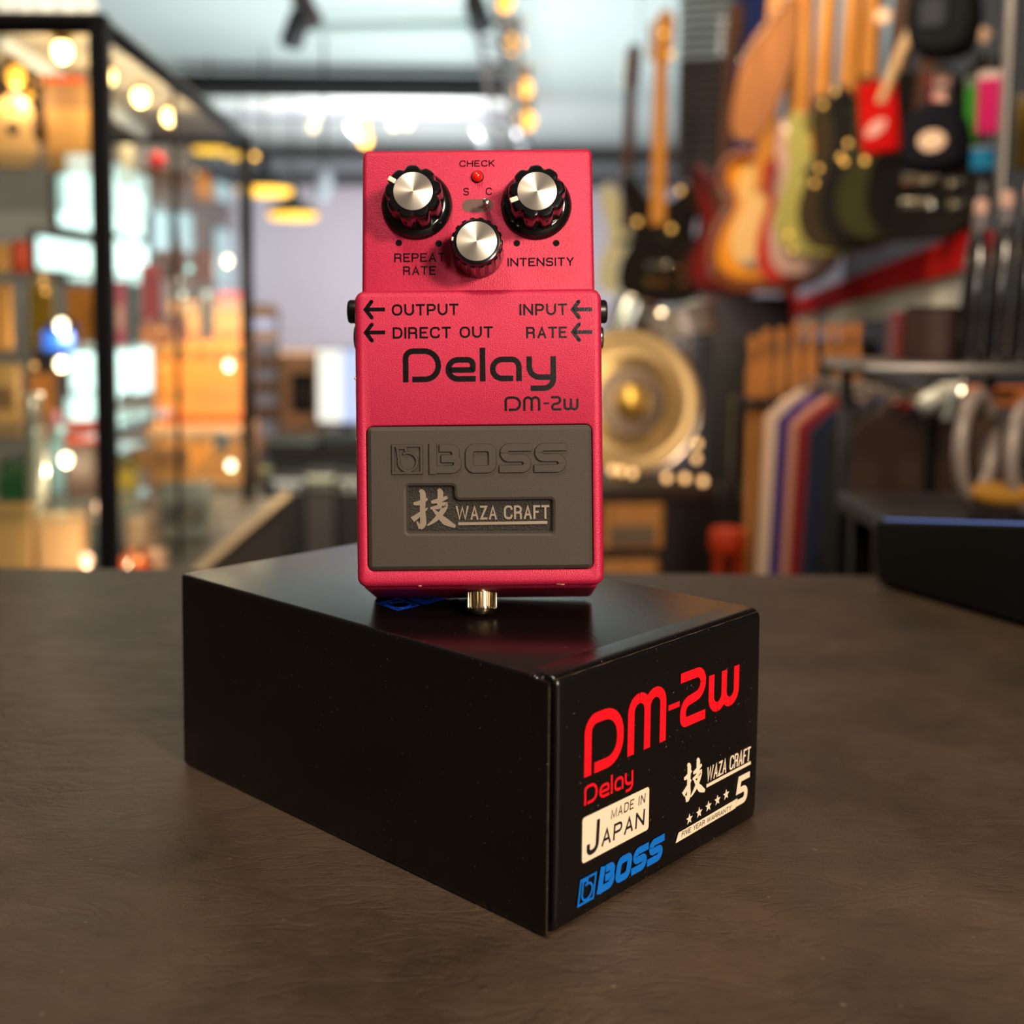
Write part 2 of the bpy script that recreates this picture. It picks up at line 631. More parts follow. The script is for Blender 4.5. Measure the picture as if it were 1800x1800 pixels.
# brushed character, strokes with a width at each point, in a unit square
KANJI = [
    ([(.03, .64), (.18, .66), (.36, .76)], [.05, .09, .04]),
    ([(.17, .97), (.25, .88), (.24, .5), (.25, .14), (.19, .01)], [.05, .11, .10, .12, .03]),
    ([(.19, .03), (.10, .20)], [.08, .02]),
    ([(.0, .24), (.18, .38), (.36, .53)], [.11, .08, .02]),
    ([(.44, .67), (.62, .71), (.82, .79)], [.05, .09, .05]),
    ([(.60, .99), (.66, .90), (.63, .56)], [.05, .11, .08]),
    ([(.42, .52), (.60, .55), (.76, .60), (.70, .44), (.54, .24), (.34, .09)], [.04, .08, .11, .10, .08, .02]),
    ([(.48, .50), (.62, .34), (.78, .18), (1.0, .06)], [.03, .09, .13, .05]),
]


def kanji(b, x0, x1, z0, z1, h0, h1, mp, bold=1.0):
    for P, Wd in KANJI:
        q = catmull([(x0 + u * (x1 - x0), z0 + v * (z1 - z0)) for u, v in P], 4, False)
        n = len(q) - 1
        ws = []
        for i in range(len(q)):
            t = i / n * (len(Wd) - 1)
            k = min(int(t), len(Wd) - 2)
            ws.append((Wd[k] + (Wd[k + 1] - Wd[k]) * (t - k)) * (x1 - x0) * 1.15 * bold)
        b.stroke(q, ws, h0, eps(h1), mp)


# ================================================================== foreground materials
M_PAINT = mat('magenta_metallic_paint', S(208, 37, 80), 0.42, 0.25, bump=0.25, bscale=3000, var=0.34, vscale=2600)
M_PAINT_IN = MATS['magenta_metallic_paint']
M_PRINT = mat('black_print', S(16, 13, 14), 0.2, bump=0.07, bscale=2600)
M_KNOB = mat('black_knob_plastic', S(14, 13, 14), 0.16, coat=0.3)
M_ALU = mat('spun_aluminium', S(226, 218, 206), 0.40, 0.9, aniso=0.85)
M_WHITE = mat('white_marker', S(232, 222, 205), 0.4)
M_RUBBER = mat('dark_rubber', S(60, 54, 48), 0.58, bump=0.16, bscale=4500, spec=0.45)
M_RUBBER_IN = mat('badge_rubber', S(46, 42, 39), 0.6, bump=1.0, bscale=1800)
M_SILVER_PRINT = mat('silver_print', S(158, 143, 128), 0.42, 0.6)
M_CHROME = mat('nickel', S(225, 215, 200), 0.16, 1.0)
M_LED = mat('red_lens', S(225, 25, 8), 0.12, emit=0.25, coat=1.0)
M_BLACK = mat('black_plastic', S(18, 17, 18), 0.35)
M_STEEL_DK = mat('slot_metal', S(120, 95, 88), 0.4, 0.6)


def carton_mat():
    """black card, faint grain, worn pale folds along the top and front edges"""
    mt = mat('black_carton', S(11, 9, 9), 0.25, bump=0.07, bscale=900, spec=0.55)
    nt = mt.node_tree
    p = nt.nodes['Principled BSDF']
    tc = nt.nodes.new('ShaderNodeTexCoord')
    n = nt.nodes.new('ShaderNodeTexNoise')
    n.inputs['Scale'].default_value = 1100
    n.inputs['Detail'].default_value = 2
    r = nt.nodes.new('ShaderNodeValToRGB')
    r.color_ramp.elements[0].position, r.color_ramp.elements[0].color = 0.725, S(11, 9, 9)
    r.color_ramp.elements[1].position, r.color_ramp.elements[1].color = 0.79, S(112, 102, 88)
    nt.links.new(tc.outputs['Object'], n.inputs['Vector'])
    nt.links.new(n.outputs['Fac'], r.inputs['Fac'])
    nt.links.new(r.outputs['Color'], p.inputs['Base Color'])
    return mt


M_CARTON = carton_mat()
M_FOLD = mat('worn_card_fold', S(96, 78, 58), 0.6, var=0.75, vscale=260)
M_RED_INK = mat('red_ink', S(238, 14, 34), 0.4)
M_BLUE_INK = mat('blue_ink', S(8, 112, 214), 0.4)
M_CREAM_INK = mat('cream_ink', S(245, 226, 200), 0.45)
M_NAVY_INK = mat('dark_ink', S(26, 20, 30), 0.45)


def leather_mat():
    mt = bpy.data.materials.new('dark_leatherette')
    mt.use_nodes = True
    nt = mt.node_tree
    p = nt.nodes['Principled BSDF']
    p.inputs['Roughness'].default_value = 0.52
    p.inputs['Specular IOR Level'].default_value = 0.4
    tc = nt.nodes.new('ShaderNodeTexCoord')

    mp = nt.nodes.new('ShaderNodeMapping')
    mp.inputs['Scale'].default_value = (0.8, 2.2, 1.0)
    nt.links.new(tc.outputs['Object'], mp.inputs['Vector'])

    def noise(scale, detail, dist=0.0, rough=0.55, stretch=False):
        n = nt.nodes.new('ShaderNodeTexNoise')
        n.inputs['Scale'].default_value = scale
        n.inputs['Detail'].default_value = detail
        n.inputs['Distortion'].default_value = dist
        n.inputs['Roughness'].default_value = rough
        nt.links.new(mp.outputs['Vector'] if stretch else tc.outputs['Object'], n.inputs['Vector'])
        return n

    def ramp(src, stops):
        r = nt.nodes.new('ShaderNodeValToRGB')
        r.color_ramp.elements[0].position, r.color_ramp.elements[0].color = stops[0]
        r.color_ramp.elements[1].position, r.color_ramp.elements[1].color = stops[-1]
        for pos, c in stops[1:-1]:
            e = r.color_ramp.elements.new(pos)
            e.color = c
        nt.links.new(src, r.inputs['Fac'])
        return r

    blot = noise(14, 8, rough=0.7)
    col = ramp(blot.outputs['Fac'], [(0.3, S(50, 40, 32)), (0.7, S(90, 73, 58))])
    # thin wandering creases: where a warped noise crosses its middle value
    cr = noise(30, 5, 1.0, stretch=True)
    crease = ramp(cr.outputs['Fac'], [(0.47, (1, 1, 1, 1)), (0.497, (0, 0, 0, 1)), (0.503, (0, 0, 0, 1)), (0.53, (1, 1, 1, 1))])
    big = noise(40, 5, 0.6, stretch=True)
    fine = noise(520, 4)
    chip = noise(75, 2)
    chips = ramp(chip.outputs['Fac'], [(0.74, (0, 0, 0, 1)), (0.78, (1, 1, 1, 1))])
    a = nt.nodes.new('ShaderNodeMath')
    a.operation = 'MULTIPLY_ADD'
    a.inputs[1].default_value = 0.22
    nt.links.new(crease.outputs['Color'], a.inputs[0])
    nt.links.new(big.outputs['Fac'], a.inputs[2])
    c = nt.nodes.new('ShaderNodeMath')
    c.operation = 'MULTIPLY_ADD'
    c.inputs[1].default_value = 0.8
    nt.links.new(chips.outputs['Color'], c.inputs[0])
    nt.links.new(a.outputs[0], c.inputs[2])
    b1 = nt.nodes.new('ShaderNodeBump')
    b1.inputs['Strength'].default_value = 0.38
    b1.inputs['Distance'].default_value = 0.0025
    nt.links.new(c.outputs[0], b1.inputs['Height'])
    b2 = nt.nodes.new('ShaderNodeBump')
    b2.inputs['Strength'].default_value = 0.45
    b2.inputs['Distance'].default_value = 0.0006
    nt.links.new(fine.outputs['Fac'], b2.inputs['Height'])
    nt.links.new(b1.outputs['Normal'], b2.inputs['Normal'])
    nt.links.new(b2.outputs['Normal'], p.inputs['Normal'])
    grit = ramp(noise(300, 2).outputs['Fac'], [(0.72, (0, 0, 0, 1)), (0.78, (1, 1, 1, 1))])
    mx = nt.nodes.new('ShaderNodeMixRGB')
    mx.inputs['Color2'].default_value = S(126, 110, 92)
    nt.links.new(grit.outputs['Color'], mx.inputs['Fac'])
    nt.links.new(col.outputs['Color'], mx.inputs['Color1'])
    nt.links.new(mx.outputs['Color'], p.inputs['Base Color'])
    return mt


# ================================================================== counter
ct = thing('shop_counter', 'dark brown counter with a creased leatherette top under the box', 'counter', (0, 0.2, -1.0))
B().box(-1.6, 1.6, -0.75, 0.528, 0.955, 1.0, 0.006, 3).build('counter_top', leather_mat(), ct)
B().box(-1.55, 1.55, -0.6, 0.49, 0.0, 0.955).build('counter_body', mat('counter_panel', S(30, 26, 24), 0.6, var=0.3), ct)

# ================================================================== retail box
BW, BD, BH = 101.4, 170.7, 68.1
bx = thing('product_box', 'black cardboard retail box with red and blue print standing under the pedal', 'box',
           (0.010126, 0.291659, 0.0002), (0, 0, 0.8247))
K = 0.001
b = B(K)
b.box(0.0, BW, 4.6, BD, 0.0, BH, 1.4, 4)
b.box(0.0, 0.9, 0.3, 6.0, 0.4, BH - 1.0, 0.3, 1)
b.build('carton_sleeve', M_CARTON, bx)
# end flap: folds over from the top, slightly bowed, its free edge curled in beside a dark slit
prof = [(6.5, 0.2), (1.2, 0.2), (0.5, 0.9), (0.0, 4), (-0.35, 20), (-0.45, 38), (-0.3, 52), (0.0, BH - 3.2)]
for k in range(1, 7):
    a = math.radians(15 * k)
    prof.append((3.2 - 3.2 * math.cos(a), BH - 3.2 + 3.2 * math.sin(a)))
prof += [(9.0, BH + .03), (9.0, BH - 3)]
X0, X1 = 3.0, BW
loops = []
for x, ins in ((X0, 1.3), (X0 + .25, .65), (X0 + .7, .2), (X0 + 1.4, 0), (X0 + 20, 0), (X1 - 15, 0), (X1 - 1.6, 0), (X1 - .7, .25), (X1 - .2, .7), (X1, 1.3)):
    bow = 1.0 if X0 + 5 < x < X1 - 5 else 0.55
    loops.append([(x, (y if y > 0 else y * bow) + (ins if y < 5 else 0), z - (ins * .5 if z > BH - 1 and y < 5 else 0)) for y, z in prof])
B(K).loft(loops).build('end_flap', M_CARTON, bx)
# worn, paler folds
b = B(K)
for i in range(26):
    x = 3.4 + i * (BW - 5) / 26
    b.stroke([Vector((x + t * 3.8 / 3, 0.85 + 0.18 * math.sin(i * 2.1 + t))) for t in range(4)], 0.34 + 0.22 * (math.sin(i * 1.7) + 1) / 2, BH - 1.02, BH - 0.98 + 0.02,
             lambda u, v, h: (u, v, h))
b.build('worn_fold', M_FOLD, bx)['label'] = 'pale scuffed fold along the top of the end flap'
b = B(K)
b.stroke([Vector((0.25, z)) for z in (1, 20, 45, 66)], 0.22, 0, 0.03, lambda u, v, h: (u, 0.28 - h, v))
b.build('worn_edge', M_FOLD, bx)

EF = lambda u, v, h: (u, -0.46 - h, v)
PT = 0.05
b = B(K)
for g, x0, x1, z0, z1 in (('D', 13.6, 30.3, 38.8, 55.2), ('m', 32.2, 50.0, 39.3, 56.0), ('-', 51.1, 56.6, 46.0, 50.6), ('2', 57.0, 70.0, 40.6, 57.0), ('w', 71.6, 88.3, 41.2, 53.0)):
    glyph(b, g, x0, x1, z0, z1, 2.9 if g != '-' else 1.6, 0, PT, EF)
b.build('model_lettering', M_RED_INK, bx)['label'] = 'large red lettering reading DM-2w'
b = B(K)
for g, x0, x1, z0, z1 in (('D', 13.8, 19.3, 31.2, 36.4), ('e', 20.1, 24.4, 31.0, 34.8), ('l', 24.9, 26.0, 31.0, 36.2), ('a', 26.6, 30.6, 31.0, 34.8), ('y', 31.2, 35.0, 29.4, 34.9)):
    glyph(b, g, x0, x1, z0, z1, .78, 0, PT, EF)
b.build('name_lettering', M_RED_INK, bx)['label'] = 'small red lettering reading Delay'
B(K).prism(rrect(13.2, 42.6, 15.6, 28.0, 1.0), 0, PT, EF).build('origin_plate', M_CREAM_INK, bx)['label'] = 'cream rounded plate printed MADE IN JAPAN'
b = B(K)
caps(b, 'MADE IN', 25.3, 40.6, 23.9, 26.6, .36, PT, PT + .02, EF, .3, .2)
caps(b, 'J', 14.9, 20.0, 16.9, 25.7, 1.35, PT, PT + .02, EF, .6)
caps(b, 'APAN', 21.2, 40.4, 17.6, 22.1, .72, PT, PT + .02, EF, .4, .16)
b.build('origin_lettering', M_NAVY_INK, bx)
b = B(K)
boss_mark(b, 11.5, 18.4, 4.3, 11.4, .62, 0, PT, EF, shear=1.2)
b.build('maker_mark', M_BLUE_INK, bx)['label'] = 'blue outlined square mark with a round b'
b = B(K)
boss_word(b, [(19.6, 26.6), (27.2, 34.0), (34.6, 41.4), (42.0, 49.0)], 4.7, 11.8, 2.05, 0, PT, EF, shear=1.7)
b.build('maker_lettering', M_BLUE_INK, bx)['label'] = 'blue block lettering reading BOSS'
b = B(K)
kanji(b, 59.4, 70.8, 17.6, 29.4, 0, PT, EF, 1.25)
caps(b, 'WAZA CRAFT', 71.4, 95.8, 20.7, 25.1, .54, 0, PT, EF, .5, .1)
b.stroke([Vector((71.6, 19.5)), Vector((96.4, 19.8))], 1.0, 0, PT, EF)
b.build('series_lettering', M_CREAM_INK, bx)['label'] = 'cream brushed character beside WAZA CRAFT'
b = B(K)
for cx, cz in ((62.9, 12.1), (68.0, 12.5), (72.9, 12.9), (77.8, 13.3), (82.6, 13.6)):
    b.prism([(cx + (1.7 if i % 2 == 0 else .72) * math.sin(PI * i / 5), cz + (1.7 if i % 2 == 0 else .72) * math.cos(PI * i / 5)) for i in range(10)], 0, PT, EF)
b.prism([(56.1, 7.0), (88.0, 7.6), (89.2, 10.4), (57.5, 9.7)], 0, PT, EF)
q = fillet([(96.0, 16.2), (90.3, 16.2), (89.4, 12.6), (94.2, 12.6), (93.6, 8.9), (88.2, 8.9)], [0, 0, 0, 1.6, 1.6, 0])
b.stroke(q, 1.9, 0, PT, EF)
b.build('warranty_mark', M_CREAM_INK, bx)['label'] = 'cream warranty bar with five stars and a 5'
b = B(K)
caps(b, 'FIVE YEAR WARRANTY', 59.0, 85.5, 7.95, 9.4, .2, PT, PT + .04, EF, .3)
b.build('warranty_lettering', M_NAVY_INK, bx)
# blue print on the lid, running along the box, its near end showing below the pedal
b = B(K)
LID = lambda u, v, h: (u, v, BH + h)
boss_mark(b, 19.0, 28.4, 78.6, 90.5, .85, 0, PT, LID, shear=1.5)
boss_word(b, [(30.0, 41.5), (42.5, 53.6), (54.6, 65.6), (66.6, 77.6)], 78.8, 90.5, 3.1, 0, PT, LID, shear=1.8)
b.build('lid_lettering', mat('brightened_blue_print', S(24, 96, 255), 0.3, 0.3), bx)['label'] = 'blue maker print on the lid, half hidden by the pedal'  # same blue print, brightened to offset the pedal's shade

# ================================================================== pedal
# local frame: x across, z up along the treadle, y away from the viewer, millimetres
pd = thing('effects_pedal', 'magenta guitar effects pedal standing upright on the black box', 'guitar pedal',
           (-0.008765, 0.344879, 0.079202), (-0.080916, -0.019636, 0.001592))
PY = lambda z: 6.5 + (z - 86) * 0.122
side = fillet([(3.2, -0.9), (32, -8.4), (64.9, 117.8), (12.2, 132.7), (6.3, 84), (5.0, 40)], [1.5, 1.5, 2, 2.2, 0, 0], True, 5)
hx = 35.1
loops = []
for x, ins in ((-hx, 1.6), (-hx + .35, .75), (-hx + .8, .3), (-hx + 1.6, 0), (hx - 1.6, 0), (hx - .8, .3), (hx - .35, .75), (hx, 1.6)):
    q = inset(side, ins) if ins else side
    loops.append([(x, p[0], p[1]) for p in q])
house = B(K).loft(loops).build('housing', M_PAINT, pd)
# bottom plate
b = B(K)
sa, ca = math.sin(0.2565), math.cos(0.2565)
b.add([(-33.5, 33.4, -7), (33.5, 33.4, -7), (33.5, 64.3, 112), (-33.5, 64.3, 112), (-33.5, 34.4, -7.2), (33.5, 34.4, -7.2), (33.5, 65.3, 111.8), (-33.5, 65.3, 111.8)],
      [(0, 1, 2, 3), (4, 7, 6, 5), (0, 4, 5, 1), (1, 5, 6, 2), (2, 6, 7, 3), (3, 7, 4, 0)])
b.build('base_plate', M_BLACK, pd)
# treadle with a sunken bed for the rubber pad
TX, TZ = 36.55, 87.9
out = lambda d: rrect(-TX + d, TX - d, d, TZ - d, max(0.6, 3.0 - d))
inn = lambda d: rrect(-33.8 + d, 33.9 - d, 4.5 + d, 48.35 - d, 2.2)
loops = []
for d, y in ((0.6, 10.5), (0, 10.0), (0, 2.2), (.25, 1.2), (.8, .45), (1.6, .06), (2.1, 0)):
    loops.append([(p[0], y, p[1]) for p in out(d)])
for d, y in ((0, 0), (.35, .15), (.6, .6), (.65, 1.9)):
    loops.append([(p[0], y, p[1]) for p in inn(d)])
tr = B(K).loft(loops).build('treadle', M_PAINT, pd)

# rubber pad with a sunken L-shaped badge bed
pad_o = rrect(-33.0, 33.1, 5.3, 47.6, 1.5)
hole = fillet([(-22.4, 15.4), (22.2, 15.0), (22.4, 26.6), (-6.6, 26.6), (-6.6, 30.9), (-22.4, 31.0)], [1.6, 1.6, 1.6, 0.8, 1.6, 1.6], True, 5)
bm_ = B(K)
lo = [[(p[0], y, p[1]) for p in inset(pad_o, d)] for d, y in ((0, 1.85), (0, -.25), (.35, -.6), (1.2, -1.05))]
bm_.loft(lo, True, False)
hl = [[(p[0], y, p[1]) for p in inset(hole, d)] for d, y in ((0, -1.05), (.7, -.75), (1.15, .1), (1.2, .75))]
bm_.loft(hl, False, True)
bmesh.ops.remove_doubles(bm_.bm, verts=bm_.bm.verts, dist=1e-7)
ed = [e for e in bm_.bm.edges if e.is_boundary]
bmesh.ops.triangle_fill(bm_.bm, edges=ed, use_beauty=True)
pad = bm_.build('rubber_pad', M_RUBBER, tr, smooth=18)
pad['label'] = 'dark rubber tread pad with embossed lettering'
PADM = lambda u, v, h: (u, -1.05 - h, v)
b = B(K)
boss_word(b, [(-14.9, -5.1), (-4.2, 5.2), (6.0, 15.4), (16.2, 25.7)], 33.6, 42.5, 2.6, -.2, .75, PADM, .28)
b.build('embossed_lettering', M_RUBBER, pad)['label'] = 'raised rubber lettering reading BOSS'
b = B(K)
boss_mark(b, -25.8, -16.5, 33.5, 42.5, 1.0, -.2, .7, PADM, .2)
b.build('embossed_mark', M_RUBBER, pad)['label'] = 'raised square mark with a round b'
b = B(K)
bed = inset(hole, 1.45)
b.prism(bed, -.95, -.55, lambda u, v, h: (u, -h, v), .15)
b.build('badge', M_RUBBER_IN, pad)['label'] = 'rough black badge bed'
BDG = lambda u, v, h: (u, 0.55 - h, v)
b = B(K)
kanji(b, -20.0, -7.3, 17.2, 29.1, 0, .3, BDG, 1.1)
caps(b, 'WAZA CRAFT', -7.2, 20.5, 19.9, 24.0, .62, 0, .3, BDG, gap=.1)
b.stroke([Vector((-6.5, 18.75)), Vector((19.9, 18.85))], .85, 0, .3, BDG)
b.build('badge_lettering', M_SILVER_PRINT, pad)['label'] = 'silvery character beside WAZA CRAFT'

# printing on the treadle
TR = lambda u, v, h: (u, -h, v)
PT = 0.04


def arrow(b, x0, x1, zc, hh, w):
    b.stroke([Vector((x0 + .6, zc)), Vector((x1, zc))], w, 0, PT, TR)
    b.stroke(fillet([(x0 + hh, zc + hh), (x0 + .55, zc), (x0 + hh, zc - hh)], 0), w, 0, PT, TR)
    for s_ in (-1, 1):
        b.prism([(x0 + hh + w / 2 * math.cos(a), zc + s_ * hh + w / 2 * math.sin(a)) for a in [2 * PI * i / 12 for i in range(12)]], 0, PT, TR)


for nm, tx, x0, x1, z0, z1 in (('output_label', 'OUTPUT', -25.4, -5.7, 80.4, 83.8), ('direct_out_label', 'DIRECT OUT', -25.2, 4.4, 73.6, 77.0),
                               ('input_label', 'INPUT', 12.3, 26.4, 80.1, 83.5), ('rate_label', 'RATE', 14.2, 26.3, 73.3, 76.7)):
    b = B(K)
    caps(b, tx, x0, x1, z0, z1, .60, 0, PT, TR)
    b.build(nm, M_PRINT, tr)['label'] = 'black print reading ' + tx
for x0, zc in ((-33.7, 82.3), (-33.7, 75.5), (27.5, 81.7), (27.5, 75.0)):
    b = B(K)
    arrow(b, x0, x0 + 6.3, zc, 2.35, 1.15)
    b.build('arrow_mark', M_PRINT, tr)
b = B(K)
for g, x0, x1, z0, z1 in (('D', -22.3, -11.0, 60.7, 70.7), ('e', -9.7, -.8, 60.7, 68.0), ('l', .42, 2.1, 60.7, 70.7), ('a', 3.4, 12.8, 60.7, 68.0), ('y', 14.2, 22.95, 57.7, 68.0)):
    glyph(b, g, x0, x1, z0, z1, 1.66, 0, PT, TR)
b.build('name_lettering', M_PRINT, tr)['label'] = 'large black print reading Delay'
b = B(K)
for g, x0, x1, z0, z1 in (('D', 7.6, 12.5, 51.9, 56.2), ('m', 13.1, 18.2, 51.9, 56.2), ('-', 19.2, 20.8, 53.6, 54.5), ('2', 21.4, 24.4, 51.9, 56.2), ('w', 25.0, 29.5, 51.9, 55.4)):
    glyph(b, g, x0, x1, z0, z1, .72 if g != '-' else .5, 0, PT, TR)
b.build('model_lettering', M_PRINT, tr)['label'] = 'small black print reading DM-2w'
# chipped paint on the rims
M_CHIP = mat('chipped_paint', S(214, 150, 140), 0.5)
for x, z, r in ((23.0, .9, 1.0), (24.2, .5, .6), (-18.0, .5, .55), (-36.2, 62, .7), (-36.0, 44, .5), (-35.3, 86.0, .5), (35.6, 86.4, .4)):
    y = 1.0 if z < 2 else 1.4
    B(K).ball((x, y - .02, z), r, 8, .6, 1.2, .4).build('paint_chip', M_CHIP, tr)

# control panel prints, knobs, lamp, switch
PN = lambda u, v, h: (u, PY(v) - h, v)
for nm, tx, x0, x1, z0, z1 in (('check_label', 'CHECK', -5.5, 5.4, 126.5, 128.5), ('s_label', 'S', -4.3, -2.6, 117.6, 119.9), ('c_label', 'C', 2.5, 4.4, 117.6, 119.9),
                               ('repeat_label', 'REPEAT', -25.3, -9.9, 97.2, 99.9), ('rate_dial_label', 'RATE', -22.6, -12.7, 93.2, 95.9), ('intensity_label', 'INTENSITY', 8.9, 29.0, 95.5, 98.1)):
    b = B(K)
    caps(b, tx, x0, x1, z0, z1, .34 if len(tx) < 2 or tx == 'CHECK' else .43, 0, PT, PN)
    b.build(nm, M_PRINT, house)['label'] = 'black print reading ' + tx
for x, z in ((-23.9, 103.1), (-11.8, 102.8), (11.8, 102.6), (23.7, 102.5)):
    B(K).prism([(x + 1.0 * math.cos(2 * PI * i / 20), z + 1.0 * math.sin(2 * PI * i / 20)) for i in range(20)], 0, PT, PN).build('dial_dot', M_PRINT, house)
rot_k = (PI / 2 - math.atan(.122), 0, 0)


def flute(th, z):
    return 1 - 0.12 * (0.5 + 0.5 * math.cos(9 * th + 1.2)) ** 3.0


def big_knob(x, z, ang):
    b = B(K)
    b.lathe([(10.6, 0), (10.75, .5), (10.6, 1.0), (9.6, 2.0), (8.8, 2.6), (8.0, 2.8)], 64)
    b.lathe([(8.5, 2.6), (8.45, 12.2), (8.2, 13.4), (7.6, 14.1), (6.2, 14.3), (5.9, 14.3)], 120, flute)
    k = b.build('knob', M_KNOB, pd, (x * K, PY(z) * K, z * K), rot_k, 30)
    B(K).lathe([(5.8, 14.0), (5.75, 14.55), (5.6, 14.65)], 64).build('knob_cap', M_ALU, k)['label'] = 'spun aluminium cap'
    d = Vector((math.cos(ang), math.sin(ang), 0))
    p = Matrix.Rotation(ang, 4, 'Z')
    B(K).box(5.9, 8.35, -.75, .75, 11.2, 14.5, .25, 2, p).build('pointer', M_WHITE, k)['label'] = 'white pointer line'
    return k


big_knob(-18.4, 114.6, math.radians(150))
big_knob(17.8, 114.2, math.radians(199))
b = B(K)
b.lathe([(7.7, 0), (7.75, .8), (7.5, 2.4), (7.0, 11.5)], 72)
for i in range(18):
    M = Matrix.Rotation(2 * PI * i / 18, 4, 'Z')
    b.box(6.7, 7.62, -.72, .72, 2.6, 12.6, .2, 1, M)
b.lathe([(7.2, 11.3), (7.15, 13.0), (6.8, 13.8), (6.0, 14.0)], 64)
k = b.build('knob', M_KNOB, pd, (0.05 * K, PY(99.6) * K, 99.6 * K), rot_k, 30)
k['label'] = 'slim ribbed centre knob'
B(K).lathe([(5.95, 13.8), (5.9, 14.3), (5.75, 14.4)], 64).build('knob_cap', M_ALU, k)['label'] = 'spun aluminium cap'
B(K).box(6.2, 7.4, -.6, .6, 10.8, 13.7, .2, 2, Matrix.Rotation(math.radians(172), 4, 'Z')).build('pointer', M_WHITE, k)
b = B(K)
b.lathe([(1.95, -.6), (1.95, .25), (1.7, .45)], 24)
l = b.build('lamp_bezel', M_BLACK, pd, (0, PY(123.3) * K, 123.3 * K), rot_k)
B(K).lathe([(1.65, .3), (1.6, .9), (1.3, 1.6), (.75, 2.05), (.05, 2.2)], 24).build('indicator_lens', M_LED, l)['label'] = 'red indicator lens'
b = B(K)
b.prism(rrect(-4.7, 4.65, 112.4, 116.4, 1.99, 8), -.2, .05, PN)
sl = b.build('switch_slot', M_STEEL_DK, pd)
b = B(K)
b.lathe([(1.15, -.5), (1.1, .6), (.8, 1.0), (.75, 4.6), (.95, 5.2), (.9, 5.9), (.05, 6.1)], 20)
b.build('switch_lever', M_CHROME, sl, (2.6 * K, PY(114) * K, 114.0 * K), rot_k)
# sockets on the flanks
for sx, y, z, r, pr in ((-1, 20, 83.4, 3.7, 6.3), (-1, 22, 75.4, 3.9, 4.6), (-1, 22, 58.3, 4.2, 4.0), (1, 20, 82.6, 3.7, 5.0), (1, 22, 74.6, 3.7, 3.9)):
    b = B(K)
    M = Matrix.Translation((sx * 34.8, y, z)) @ Matrix.Rotation(sx * PI / 2, 4, 'Y')
    b.lathe([(r, 0), (r, pr - .8), (r - .4, pr - .2), (r - 1.2, pr), (r - 1.5, pr - .1), (r - 1.6, pr - 2)], 28, mtx=M)
    b.build('socket', M_BLACK if z != 74.6 else M_CHROME, pd)
# thumb screw
b = B(K)
D_ = Vector((0, -sa, -ca))
P0_ = Vector((0.0, 10.7, -2.8)) - D_ * 3.2
M = Matrix.Translation(P0_) @ D_.to_track_quat('Z', 'Y').to_matrix().to_4x4()
kn = lambda th, z: 1 + (0.07 * (1 if math.sin(24 * th) > 0 else -1) if (z < 2.9 or 3.7 < z < 8.3) else 0)
b.lathe([(4.15, 0.0), (4.25, .3), (4.25, 2.8), (3.8, 2.95), (3.8, 3.65), (4.25, 3.8), (4.25, 8.2), (4.0, 8.7), (3.4, 9.6), (2.2, 10.3), (.05, 10.55)], 144, kn, M)
b.build('thumb_screw', mat('brass_nickel', S(232, 214, 178), 0.2, 1.0), pd, smooth=20)['label'] = 'knurled nickel thumb screw'
# ================================================================== room shell
FZ, CZ_, YB = -1.0, 1.78, 13.0
M_WALL = mat('lavender_grey_wall', S(196, 190, 202), 0.8, var=0.06, vscale=0.8)
M_CEIL = mat('pale_ceiling', S(206, 216, 214), 0.85, var=0.05, vscale=0.6)
M_WALLL = mat('taupe_wall', S(150, 132, 114), 0.8, var=0.2, vscale=1.2)
M_WALLR = mat('dark_wine_wall', S(44, 32, 34), 0.75, var=0.25, vscale=1.5)
M_FLOOR = mat('dark_shop_floor', S(58, 50, 46), 0.5, var=0.3, vscale=2)
M_FRAME = mat('black_steel_frame', S(26, 25, 30), 0.4, 0.3)
M_DARK = mat('near_black', S(16, 14, 15), 0.5)
M_GREYM = mat('grey_metal', S(120, 116, 114), 0.35, 0.7)
WR = lambda Y: 0.216 * Y + 0.78
struct(B().box(-3.2, 3.8, -1.5, YB + .1, FZ - .1, FZ).build('floor', M_FLOOR))
struct(B().box(-3.2, 3.8, 1.3, YB + .1, CZ_, CZ_ + .1).build('ceiling', M_CEIL))
struct(B().box(-3.2, 3.8, YB, YB + .1, FZ, CZ_).build('wall_back', M_WALL))
struct(B().box(-3.2, -3.1, -1.5, YB, FZ, CZ_).build('wall_left', M_WALLL))
b = B()
b.loft([[(WR(.8), .8, z), (WR(YB), YB, z), (WR(YB) + .1, YB, z), (WR(.8) + .1, .8, z)] for z in (FZ, CZ_)])
struct(b.build('wall_right', M_WALLR))
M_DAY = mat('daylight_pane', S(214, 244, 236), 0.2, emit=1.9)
M_DAY2 = mat('shaded_daylight_pane', S(176, 206, 208), 0.2, emit=0.75)


